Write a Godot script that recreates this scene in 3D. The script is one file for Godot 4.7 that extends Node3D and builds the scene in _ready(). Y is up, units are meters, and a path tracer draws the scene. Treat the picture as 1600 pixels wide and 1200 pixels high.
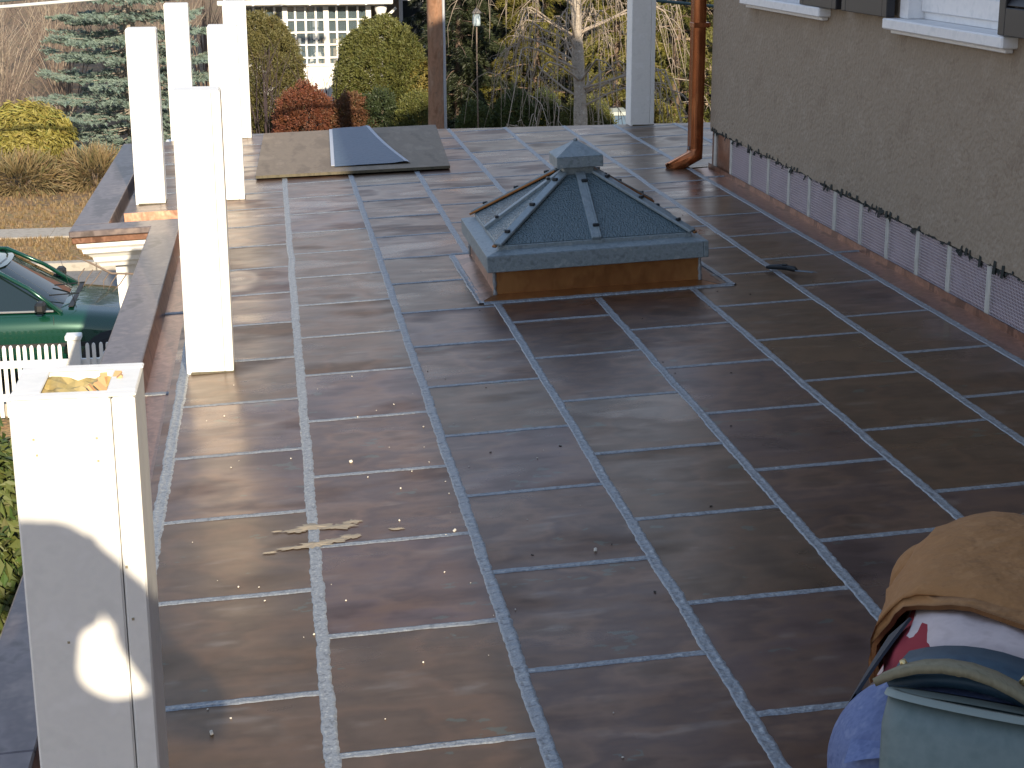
extends Node3D
# Copper porch roof under repair beside a stuccoed house, street and gardens behind.
# World: y up, metres, origin on the roof below the camera, -z along the roof away from the camera.

const TILT := 0.041015        # the roof falls 2.35 degrees away from the house
const GY := -3.5              # street level
const ROW := 0.585            # exposed length of one copper sheet
var SEAM := [-0.43, 0.0, 0.43, 0.86, 1.29, 1.715, 2.152, 2.524]
var ROWOFF := [0.18, 0.475, 0.18, 0.49, 0.18, 0.49, 0.235]
var DB := Basis(Vector3(0, 0, 1), TILT)   # basis of the sloping roof
var rng := RandomNumberGenerator.new()
var M := {}
var used := {}

# ------------------------------------------------------------------ helpers
func dk(x: float, y: float, z: float) -> Vector3: return DB * Vector3(x, y, z)

func rr(a: float, b: float) -> float: return rng.randf_range(a, b)

func numbered(called: String) -> String:
	if not used.has(called):
		used[called] = 0
		return called
	used[called] += 1
	return "%s_%03d" % [called, used[called]]

func tag(o: Node, label: String, category: String, group := "") -> void:
	o.set_meta("label", label); o.set_meta("category", category)
	if group != "": o.set_meta("group", group)

func thing(called: String, label: String, category: String, at := Vector3.ZERO, basis := Basis.IDENTITY, group := "") -> Node3D:
	var o := Node3D.new(); o.name = numbered(called); add_child(o)
	o.transform = Transform3D(basis, at)
	tag(o, label, category, group)
	return o

func start() -> SurfaceTool:
	var st := SurfaceTool.new(); st.begin(Mesh.PRIMITIVE_TRIANGLES); st.set_smooth_group(-1); return st

func done(st: SurfaceTool, smooth := false) -> ArrayMesh:
	if smooth: st.index()
	st.generate_normals()
	return st.commit()

func part(called: String, mesh: Mesh, mat: Material, parent: Node, xf := Transform3D.IDENTITY) -> MeshInstance3D:
	var o := MeshInstance3D.new(); o.name = called; o.mesh = mesh; o.material_override = mat
	parent.add_child(o, true); o.transform = xf
	return o

func structure(called: String, mesh: Mesh, mat: Material) -> MeshInstance3D:
	var o := part(numbered(called), mesh, mat, self); o.set_meta("kind", "structure"); return o

func vtx(st: SurfaceTool, p: Vector3, uv: Vector2) -> void:
	st.set_uv(uv); st.add_vertex(p)

func quad(st: SurfaceTool, a: Vector3, b: Vector3, c: Vector3, d: Vector3) -> void:
	var u := (b - a).length(); var v := (d - a).length()
	vtx(st, a, Vector2(0, 0)); vtx(st, b, Vector2(u, 0)); vtx(st, c, Vector2(u, v))
	vtx(st, a, Vector2(0, 0)); vtx(st, c, Vector2(u, v)); vtx(st, d, Vector2(0, v))

func tri(st: SurfaceTool, a: Vector3, b: Vector3, c: Vector3) -> void:
	vtx(st, a, Vector2(0, 0)); vtx(st, b, Vector2(1, 0)); vtx(st, c, Vector2(0, 1))

# chamfered box between two corners, with a transform
func box(st: SurfaceTool, lo: Vector3, hi: Vector3, bev := 0.0, xf := Transform3D.IDENTITY) -> void:
	var c := (lo + hi) * 0.5; var h := (hi - lo) * 0.5
	var b := minf(bev, minf(h.x, minf(h.y, h.z)) * 0.9)
	for ax in 3:
		for s in [-1.0, 1.0]:
			var u := (ax + 1) % 3; var v := (ax + 2) % 3
			var ps: Array[Vector3] = []
			for k in [[-1, -1], [1, -1], [1, 1], [-1, 1]]:
				var p := Vector3.ZERO
				p[ax] = s * h[ax]; p[u] = k[0] * (h[u] - b); p[v] = k[1] * (h[v] - b)
				ps.append(xf * (c + p))
			if s > 0: quad(st, ps[3], ps[2], ps[1], ps[0])
			else: quad(st, ps[0], ps[1], ps[2], ps[3])
	if b <= 0.0: return
	for ax in 3:
		var u := (ax + 1) % 3; var v := (ax + 2) % 3
		for su in [-1.0, 1.0]:
			for sv in [-1.0, 1.0]:
				var ps: Array[Vector3] = []
				for k in [[-1, 0], [1, 0], [1, 1], [-1, 1]]:
					var p := Vector3.ZERO
					p[ax] = k[0] * (h[ax] - b)
					p[u] = su * (h[u] - (b if k[1] == 1 else 0.0)); p[v] = sv * (h[v] - (b if k[1] == 0 else 0.0))
					ps.append(xf * (c + p))
				if su * sv > 0: quad(st, ps[0], ps[1], ps[2], ps[3])
				else: quad(st, ps[3], ps[2], ps[1], ps[0])
	for sx in [-1.0, 1.0]:
		for sy in [-1.0, 1.0]:
			for sz in [-1.0, 1.0]:
				var p1 := xf * (c + Vector3(sx * h.x, sy * (h.y - b), sz * (h.z - b)))
				var p2 := xf * (c + Vector3(sx * (h.x - b), sy * h.y, sz * (h.z - b)))
				var p3 := xf * (c + Vector3(sx * (h.x - b), sy * (h.y - b), sz * h.z))
				if sx * sy * sz > 0: tri(st, p1, p3, p2)
				else: tri(st, p1, p2, p3)

func boxm(lo: Vector3, hi: Vector3, bev := 0.0, xf := Transform3D.IDENTITY) -> ArrayMesh:
	var st := start(); box(st, lo, hi, bev, xf); return done(st)

# bar of rectangular section from a to b
func bar(st: SurfaceTool, a: Vector3, b: Vector3, w: float, h: float, up := Vector3.UP, bev := 0.0) -> void:
	var z := (b - a).normalized(); var x := up.cross(z).normalized(); var y := z.cross(x)
	var xf := Transform3D(Basis(x, y, z), (a + b) * 0.5)
	var l := (b - a).length() * 0.5
	box(st, Vector3(-w / 2, -h / 2, -l), Vector3(w / 2, h / 2, l), bev, xf)

func tube(st: SurfaceTool, pts: Array, radii: Array, sides := 8, cap := true) -> void:
	st.set_smooth_group(1)
	var rings := []
	var n := pts.size()
	var ref := Vector3(0.13, 0.31, 0.94)
	for i in n:
		var t: Vector3 = (pts[mini(i + 1, n - 1)] - pts[maxi(i - 1, 0)])
		t = t.normalized() if t.length() > 1e-6 else Vector3.UP
		if absf(t.dot(ref)) > 0.95: ref = Vector3(0.9, 0.2, -0.3)
		var x := ref.cross(t).normalized(); var y := t.cross(x)
		ref = y.cross(t) * -1.0 if false else ref
		var ring := []
		for k in sides:
			var a := TAU * k / sides
			ring.append(pts[i] + (x * cos(a) + y * sin(a)) * float(radii[i]))
		rings.append(ring)
	for i in n - 1:
		for k in sides:
			var k2 := (k + 1) % sides
			var v0 := float(i) / n; var v1 := float(i + 1) / n
			var a: Vector3 = rings[i][k]; var b: Vector3 = rings[i + 1][k]; var c: Vector3 = rings[i + 1][k2]; var d: Vector3 = rings[i][k2]
			var u0 := float(k) / sides; var u1 := float(k + 1) / sides
			vtx(st, a, Vector2(u0, v0)); vtx(st, b, Vector2(u0, v1)); vtx(st, c, Vector2(u1, v1))
			vtx(st, a, Vector2(u0, v0)); vtx(st, c, Vector2(u1, v1)); vtx(st, d, Vector2(u1, v0))
	if cap:
		for e in [0, n - 1]:
			for k in range(1, sides - 1):
				if e == 0: tri(st, rings[e][0], rings[e][k], rings[e][k + 1])
				else: tri(st, rings[e][0], rings[e][k + 1], rings[e][k])
	st.set_smooth_group(-1)

# surface of a list of rings (arrays of points), closed around
func loft(st: SurfaceTool, rings: Array, closed := true, sg := 1) -> void:
	st.set_smooth_group(sg)
	for i in rings.size() - 1:
		var m: int = rings[i].size()
		for k in (m if closed else m - 1):
			var k2 := (k + 1) % m
			var a: Vector3 = rings[i][k]; var b: Vector3 = rings[i + 1][k]; var c: Vector3 = rings[i + 1][k2]; var d: Vector3 = rings[i][k2]
			var u0 := float(k) / m; var u1 := float(k + 1) / m; var v0 := float(i); var v1 := float(i + 1)
			vtx(st, a, Vector2(u0, v0)); vtx(st, b, Vector2(u0, v1)); vtx(st, c, Vector2(u1, v1))
			vtx(st, a, Vector2(u0, v0)); vtx(st, c, Vector2(u1, v1)); vtx(st, d, Vector2(u1, v0))
	st.set_smooth_group(-1)

# one continuous body: tapered bones joined smoothly, meshed as surface nets
func body_mesh(bones: Array, cell: float, blend: float) -> ArrayMesh:
	var lo := Vector3.INF; var hi := -Vector3.INF
	for b in bones:
		for e in [[b[0], b[2]], [b[1], b[3]]]:
			var r3: Vector3 = Vector3.ONE * (e[1] + blend + cell * 2)
			lo = lo.min(e[0] - r3); hi = hi.max(e[0] + r3)
	var n := Vector3i(((hi - lo) / cell).ceil()) + Vector3i.ONE
	var f := PackedFloat32Array(); f.resize(n.x * n.y * n.z); f.fill(1.0)
	for b in bones:
		var a: Vector3 = b[0]; var c: Vector3 = b[1]; var ra: float = b[2]; var rb: float = b[3]
		var ab := c - a; var l2 := maxf(ab.length_squared(), 1e-9)
		var m := Vector3.ONE * (maxf(ra, rb) + blend + cell * 2)
		var i0 := Vector3i(((a.min(c) - m - lo) / cell).floor()).clamp(Vector3i.ZERO, n - Vector3i.ONE)
		var i1 := Vector3i(((a.max(c) + m - lo) / cell).ceil()).clamp(Vector3i.ZERO, n - Vector3i.ONE)
		for ix in range(i0.x, i1.x + 1):
			for iy in range(i0.y, i1.y + 1):
				for iz in range(i0.z, i1.z + 1):
					var p := lo + Vector3(ix, iy, iz) * cell
					var t := clampf((p - a).dot(ab) / l2, 0.0, 1.0)
					var d := (p - a - ab * t).length() - lerpf(ra, rb, t)
					var q := (ix * n.y + iy) * n.z + iz
					var e := f[q]
					var hh := maxf(blend - absf(d - e), 0.0) / blend
					f[q] = minf(d, e) - hh * hh * blend * 0.25
	var idx := PackedInt32Array(); idx.resize(f.size()); idx.fill(-1)
	var vs: Array[Vector3] = []
	var sx := n.y * n.z; var sy := n.z
	for ix in n.x - 1:
		for iy in n.y - 1:
			for iz in n.z - 1:
				var q := ix * sx + iy * sy + iz
				var s0 := f[q] < 0.0
				var mixed := false
				for o in [1, sy, sy + 1, sx, sx + 1, sx + sy, sx + sy + 1]:
					if (f[q + o] < 0.0) != s0: mixed = true; break
				if not mixed: continue
				var acc := Vector3.ZERO; var cnt := 0
				for e in [[0, 0, 0, 0], [0, 0, 1, 0], [0, 1, 0, 0], [0, 1, 1, 0], [0, 0, 0, 1], [0, 0, 1, 1], [1, 0, 0, 1], [1, 0, 1, 1], [0, 0, 0, 2], [0, 1, 0, 2], [1, 0, 0, 2], [1, 1, 0, 2]]:
					var pa := Vector3i(e[0], e[1], e[2]); var pb := pa
					pb[e[3]] += 1
					var fa := f[q + pa.x * sx + pa.y * sy + pa.z]; var fb := f[q + pb.x * sx + pb.y * sy + pb.z]
					if (fa < 0.0) != (fb < 0.0):
						acc += Vector3(pa).lerp(Vector3(pb), fa / (fa - fb)); cnt += 1
				idx[q] = vs.size()
				vs.append(lo + (Vector3(ix, iy, iz) + acc / cnt) * cell)
	var st := start(); st.set_smooth_group(1)
	for ix in range(1, n.x - 1):
		for iy in range(1, n.y - 1):
			for iz in range(1, n.z - 1):
				var q := ix * sx + iy * sy + iz
				var s0 := f[q] < 0.0
				for ax in 3:
					var o: int = [sx, sy, 1][ax]
					if (f[q + o] < 0.0) == s0: continue
					var ou: int = [sy, 1, sx][ax]; var ov: int = [1, sx, sy][ax]
					var i := [idx[q - ou - ov], idx[q - ov], idx[q], idx[q - ou]]
					if i[0] < 0 or i[1] < 0 or i[2] < 0 or i[3] < 0: continue
					var p := [vs[i[0]], vs[i[1]], vs[i[2]], vs[i[3]]]
					if s0: p.reverse()
					for k in [0, 1, 2, 0, 2, 3]: vtx(st, p[k], Vector2(p[k].x, p[k].y))
	return done(st, true)

# ------------------------------------------------------------------ textures and materials
func noise(freq: float, sd: int, oct := 4, kind := FastNoiseLite.TYPE_SIMPLEX_SMOOTH) -> FastNoiseLite:
	var n := FastNoiseLite.new(); n.noise_type = kind; n.seed = sd; n.frequency = freq
	n.fractal_type = FastNoiseLite.FRACTAL_FBM; n.fractal_octaves = oct
	return n

func noise_img(w: int, h: int, freq: float, sd: int, oct := 4, stretch := 1) -> Image:
	var im := noise(freq, sd, oct).get_seamless_image(w, h / stretch)
	if stretch > 1: im.resize(w, h, Image.INTERPOLATE_CUBIC)
	return im

# colour texture: two noises mapped through ramps
func ramp_tex(size: int, freq: float, sd: int, cols: Array, stretch := 1, oct := 5, freq2 := 0.0, amount2 := 0.0) -> ImageTexture:
	var a := noise_img(size, size, freq, sd, oct, stretch)
	var b: Image = noise_img(size, size, freq2, sd + 9, 3) if freq2 > 0.0 else a
	var out := Image.create(size, size, false, Image.FORMAT_RGB8)
	var m := cols.size() - 1
	for y in size:
		for x in size:
			var v := a.get_pixel(x, y).r
			if freq2 > 0.0: v += (b.get_pixel(x, y).r - 0.5) * amount2
			v = clampf((v - 0.5) * 1.5 + 0.5, 0.0, 0.9999) * m
			var i := int(v)
			var c: Color = cols[i].lerp(cols[i + 1], v - i)
			out.set_pixel(x, y, c)
	out.generate_mipmaps()
	return ImageTexture.create_from_image(out)

func copper_tex(size: int, sd: int, cols: Array) -> ImageTexture:
	var a := noise_img(size, size, 0.008, sd, 6)
	var b := noise_img(size, size, 0.05, sd + 1, 3, 8)
	var c := noise_img(size, size, 0.020, sd + 2, 5, 2)
	var d := noise_img(size, size, 0.11, sd + 3, 2, 2)
	var out := Image.create(size, size, false, Image.FORMAT_RGB8)
	var m := cols.size() - 1
	var scuff := C(.26, .22, .19); var verd := C(.12, .17, .15)
	for y in size:
		for x in size:
			var fine := b.get_pixel(x, y).r - 0.5
			var v := clampf((a.get_pixel(x, y).r - 0.5) * 1.45 + 0.5 + fine * 0.36 + (c.get_pixel(x, y).r - 0.5) * 0.30, 0.0, 0.9999) * m
			var i := int(v)
			var col: Color = cols[i].lerp(cols[i + 1], v - i)
			var e := c.get_pixel(x, y).r
			if e > 0.66: col = col.lerp(scuff, clampf((e - 0.66) * 2.2 * (0.5 + fine * 3.0), 0.0, 0.45))
			if e < 0.20 and d.get_pixel(x, y).r > 0.55: col = col.lerp(verd, 0.45)
			out.set_pixel(x, y, col)
	out.generate_mipmaps()
	return ImageTexture.create_from_image(out)

func bump_tex(size: int, freq: float, sd: int, strength: float, oct := 4, stretch := 1) -> ImageTexture:
	var im := noise_img(size, size, freq, sd, oct, stretch)
	im.convert(Image.FORMAT_RGBA8)
	im.bump_map_to_normal_map(strength)
	im.generate_mipmaps()
	return ImageTexture.create_from_image(im)

func mat(col: Color, rough := 0.7, metal := 0.0) -> StandardMaterial3D:
	var m := StandardMaterial3D.new(); m.albedo_color = col; m.roughness = rough; m.metallic = metal
	m.cull_mode = BaseMaterial3D.CULL_DISABLED
	return m

func tmat(tex: Texture2D, scale: float, rough := 0.7, metal := 0.0, nrm: Texture2D = null, nscale := 1.0, tri_world := true) -> StandardMaterial3D:
	var m := mat(Color.WHITE, rough, metal)
	m.albedo_texture = tex
	m.uv1_scale = Vector3.ONE * scale
	if tri_world: m.uv1_triplanar = true; m.uv1_world_triplanar = true
	if nrm: m.normal_enabled = true; m.normal_texture = nrm; m.normal_scale = nscale
	return m

func C(r: float, g: float, b: float) -> Color: return Color(r, g, b).linear_to_srgb()   # linear base colour

func leafmat(col: Color, back := 0.3) -> StandardMaterial3D:
	var m := mat(col, 0.6); m.vertex_color_use_as_albedo = true
	m.backlight_enabled = true; m.backlight = col * back
	return m

func make_materials() -> void:
	# copper in several tones of weathering: brown, plum, olive
	var nb := bump_tex(512, 0.012, 41, 2.2, 4, 2)
	var tones := [
		[C(.088, .052, .036), C(.152, .090, .060), C(.112, .070, .054), C(.188, .112, .074), C(.118, .072, .048)],
		[C(.094, .060, .052), C(.136, .088, .076), C(.168, .104, .076), C(.108, .070, .058), C(.150, .094, .072)],
		[C(.100, .064, .040), C(.128, .082, .050), C(.156, .094, .056), C(.112, .072, .044), C(.140, .090, .056)]]
	var k := 0
	for t in tones:
		for v in 2:
			var tx := copper_tex(512, 100 + k * 7, t)
			var m := tmat(tx, 0.55, 0.30, 0.55, nb, 0.16, false)
			m.roughness = 1.0
			m.roughness_texture = ramp_tex(256, 0.012, 300 + k, [Color(.22, .22, .22), Color(.34, .34, .34), Color(.28, .28, .28), Color(.46, .46, .46)], 2, 5)
			m.metallic_specular = 0.3
			M["copper%d" % k] = m
			k += 1
	M.cap = tmat(ramp_tex(512, 0.008, 77, [C(.10, .082, .078), C(.20, .165, .16), C(.14, .115, .115), C(.25, .20, .18)], 3, 6, 0.04, 0.4), 0.7, 0.38, 0.45, nb, 0.3)
	M.newcopper = tmat(ramp_tex(256, 0.012, 78, [C(.20, .105, .070), C(.33, .175, .115), C(.25, .135, .090), C(.38, .21, .145), C(.17, .09, .06)], 2, 5, 0.05, 0.4), 1.3, 0.33, 0.75, nb, 0.35)
	M.ochre = tmat(ramp_tex(256, 0.014, 79, [C(.25, .105, .035), C(.34, .155, .052), C(.29, .125, .042), C(.38, .18, .062)], 2, 5, 0.03, 0.3), 1.1, 0.36, 0.6, nb, 0.5)
	M.spout = tmat(ramp_tex(256, 0.02, 80, [C(.26, .085, .035), C(.42, .15, .06), C(.33, .11, .045), C(.50, .20, .085)], 4, 4), 1.5, 0.26, 0.85, nb, 0.12)
	var sb := bump_tex(256, 0.05, 42, 5.0, 4)
	M.solder = tmat(ramp_tex(256, 0.05, 81, [C(.15, .165, .18), C(.29, .31, .33), C(.21, .23, .25), C(.38, .40, .40)], 1, 4, 0.12, 0.5), 3.0, 0.42, 0.30, sb, 0.45)
	M.solder.roughness = 0.45
	# paint and wood
	var wb := bump_tex(256, 0.01, 43, 2.0, 4, 4)
	M.white = tmat(ramp_tex(256, 0.02, 82, [C(.74, .745, .72), C(.80, .80, .77), C(.77, .77, .745), C(.82, .82, .80)], 1, 5, 0.09, 0.4), 1.5, 0.5, 0.0, wb, 0.18)
	M.trim = tmat(ramp_tex(256, 0.03, 83, [C(.70, .71, .72), C(.80, .80, .80), C(.76, .76, .77)], 1, 4), 1.5, 0.45, 0.0)
	M.rawwood = tmat(ramp_tex(256, 0.02, 84, [C(.30, .22, .08), C(.46, .36, .16), C(.38, .30, .11), C(.56, .42, .20)], 5, 5), 4.0, 0.85, 0.0, wb, 0.8)
	M.torn = mat(C(.55, .33, .16), 0.9)
	M.ply = tmat(ramp_tex(512, 0.008, 85, [C(.150, .115, .080), C(.215, .168, .118), C(.180, .140, .098), C(.245, .192, .138)], 5, 6, 0.06, 0.3), 0.9, 0.75, 0.0, wb, 0.3)
	M.plyedge = tmat(ramp_tex(256, 0.02, 86, [C(.07, .065, .045), C(.12, .105, .07), C(.09, .08, .055)], 6, 4), 3.0, 0.85)
	M.felt = tmat(ramp_tex(256, 0.08, 87, [C(.060, .095, .140), C(.080, .120, .170), C(.070, .105, .150)], 1, 4, 0.02, 0.5), 1.5, 0.55, 0.0, sb, 0.3)
	M.feltedge = mat(C(.42, .45, .50), 0.6)
	# skylight
	M.galv = tmat(ramp_tex(256, 0.03, 88, [C(.17, .21, .23), C(.25, .30, .33), C(.20, .25, .27), C(.30, .34, .36)], 1, 5, 0.1, 0.4), 2.0, 0.5, 0.25, sb, 0.15)
	M.glass = tmat(ramp_tex(256, 0.10, 89, [C(.075, .115, .135), C(.105, .150, .170), C(.090, .130, .150)], 1, 3), 2.4, 0.16, 0.0, bump_tex(256, 0.16, 44, 6.0, 2), 0.8)
	M.darkclip = mat(C(.02, .025, .03), 0.5, 0.3)
	# house
	var stb := bump_tex(512, 0.06, 45, 5.0, 5)
	M.stucco = tmat(ramp_tex(512, 0.010, 90, [C(.255, .200, .146), C(.305, .245, .180), C(.278, .221, .162), C(.320, .260, .195)], 1, 6, 0.10, 0.5), 0.9, 0.92, 0.0, stb, 0.45)
	M.tar = mat(C(.012, .016, .013), 0.85)
	M.flash = tmat(ramp_tex(256, 0.010, 91, [C(.40, .31, .32), C(.58, .50, .55), C(.48, .38, .38), C(.66, .58, .63)], 1, 5, 0.03, 0.4), 1.5, 0.24, 0.8, nb, 0.4)
	M.lath = mat(C(.58, .53, .57), 0.45, 0.5)
	M.batten = tmat(ramp_tex(256, 0.03, 92, [C(.36, .35, .31), C(.50, .48, .43), C(.42, .41, .37)], 3, 4), 2.0, 0.8)
	M.shutter = mat(C(.018, .018, .022), 0.45)
	M.pane = mat(C(.03, .035, .04), 0.06); M.pane.metallic_specular = 0.8
	M.shingle = tmat(ramp_tex(256, 0.05, 93, [C(.06, .055, .05), C(.11, .10, .09), C(.08, .075, .07)], 1, 4), 1.0, 0.9)
	M.brownroof = tmat(ramp_tex(256, 0.05, 94, [C(.16, .08, .06), C(.24, .13, .10), C(.20, .10, .08)], 1, 4), 1.0, 0.9)
	M.tan = tmat(ramp_tex(256, 0.03, 95, [C(.22, .17, .12), C(.28, .22, .16)], 1, 4), 1.0, 0.9)
	M.paneclear = mat(Color(.6, .7, .75, .12), 0.03); M.paneclear.transparency = BaseMaterial3D.TRANSPARENCY_ALPHA
	M.darkroom = mat(C(.22, .19, .15), 0.8)
	# ground
	M.asphalt = tmat(ramp_tex(512, 0.05, 96, [C(.14, .135, .13), C(.20, .195, .185), C(.165, .16, .155), C(.23, .22, .21)], 1, 5, 0.006, 0.5), 0.4, 0.95)
	M.concrete = tmat(ramp_tex(256, 0.03, 97, [C(.28, .255, .215), C(.37, .34, .29), C(.32, .295, .255)], 1, 5), 0.8, 0.9)
	M.lawn = tmat(ramp_tex(512, 0.03, 98, [C(.22, .125, .055), C(.28, .17, .08), C(.20, .15, .065), C(.33, .20, .10), C(.16, .13, .05)], 1, 6, 0.008, 0.6), 0.35, 1.0, 0.0, stb, 1.0)
	M.litter = tmat(ramp_tex(512, 0.05, 99, [C(.10, .065, .04), C(.19, .12, .075), C(.13, .10, .055), C(.23, .14, .09), C(.09, .085, .04)], 1, 6, 0.01, 0.6), 0.25, 1.0, 0.0, stb, 1.0)
	M.bark = tmat(ramp_tex(256, 0.02, 120, [C(.19, .16, .13), C(.36, .32, .27), C(.27, .23, .19), C(.45, .41, .36)], 1, 5, 0.08, 0.4), 1.6, 0.9, 0.0, sb, 1.0)
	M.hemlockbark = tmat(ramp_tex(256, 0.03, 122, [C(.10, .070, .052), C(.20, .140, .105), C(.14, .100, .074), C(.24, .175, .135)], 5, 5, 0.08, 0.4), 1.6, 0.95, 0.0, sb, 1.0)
	M.twig = mat(C(.17, .13, .105), 0.9)
	M.paletwig = mat(C(.30, .25, .20), 0.9)
	M.darktwig = mat(C(.05, .035, .04), 0.9)
	M.poletx = tmat(ramp_tex(256, 0.02, 121, [C(.17, .085, .045), C(.27, .145, .085), C(.20, .11, .065), C(.30, .20, .14)], 6, 5, 0.03, 0.3), 1.2, 0.9, 0.0, wb, 0.9)
	M.cable = mat(C(.02, .05, .055), 0.5)
	M.palecable = mat(C(.55, .57, .56), 0.4)

# ------------------------------------------------------------------ porch roof
func far_z(x: float) -> float: return -13.33 + 0.31 * maxf(x, -0.3)

# a soldered seam: a low uneven bead along a line in roof coordinates
func bead(a: Vector3, b: Vector3, w: float, h: float, sd: int) -> ArrayMesh:
	var st := start(); st.set_smooth_group(1)
	var g := RandomNumberGenerator.new(); g.seed = sd
	var l := (b - a).length(); var n := maxi(3, int(l / 0.016))
	var t := (b - a) / l; var s := t.cross(Vector3.UP).normalized()
	var rings := []
	var wander := 0.0; var ww := 1.0
	for i in n + 1:
		wander = wander * 0.92 + g.randf_range(-0.0009, 0.0009)
		ww = lerpf(ww, g.randf_range(0.8, 1.2), 0.12)
		var c := a + (b - a) * (float(i) / n) + s * wander
		var wl := w * 0.5 * ww * g.randf_range(0.90, 1.08); var wr := w * 0.5 * ww * g.randf_range(0.86, 1.12)
		var hh := h * g.randf_range(0.8, 1.2)
		rings.append([c - s * wl + Vector3(0, -0.003, 0), c - s * wl * 0.86 + Vector3(0, hh * 0.75, 0), c - s * wl * 0.60 + Vector3(0, hh * 0.40, 0), c + s * wr * 0.35 + Vector3(0, hh * g.randf_range(.35, .55), 0), c + s * wr * 0.62 + Vector3(0, hh * g.randf_range(.7, 1.0), 0), c + s * wr + Vector3(0, -0.003, 0)])
	loft(st, rings, false)
	return done(st, true)

func sheet(x0: float, x1: float, za0: float, za1: float, zb0: float, zb1: float, sd: int) -> ArrayMesh:
	# one copper pan, slightly buckled: (x0..x1) x (front za .. back zb), a at x0 and b at x1
	var st := start(); st.set_smooth_group(1)
	var g := RandomNumberGenerator.new(); g.seed = sd
	var nx := 5; var nz := 5
	var off := Vector2(g.randf_range(0, 20), g.randf_range(0, 20))
	var amp := g.randf_range(0.0006, 0.0022)
	var nn := noise(1.0, sd, 2)
	var rings := []
	for j in nz + 1:
		var ring := []
		for i in nx + 1:
			var u := float(i) / nx; var v := float(j) / nz
			var x := lerpf(x0, x1, u)
			var z := lerpf(lerpf(za0, zb0, u), lerpf(za1, zb1, u), v)
			var e := minf(minf(u, 1 - u), minf(v, 1 - v)) * 4.0
			var y := clampf(e, 0, 1) * amp * (nn.get_noise_2d(x * 2.2, z * 3.4) * 2.0)
			ring.append(Vector3(x, y, z))
		rings.append(ring)
	for j in nz:
		for i in nx:
			var q := [rings[j][i], rings[j + 1][i], rings[j + 1][i + 1], rings[j][i + 1]]
			for k in [0, 1, 2, 0, 2, 3]: vtx(st, q[k], Vector2(q[k].z, q[k].x) + off)
	st.set_smooth_group(-1)
	# folded front lip
	quad(st, rings[0][0], rings[0][nx], rings[0][nx] + Vector3(0, -0.012, 0), rings[0][0] + Vector3(0, -0.012, 0))
	return done(st, true)

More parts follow.
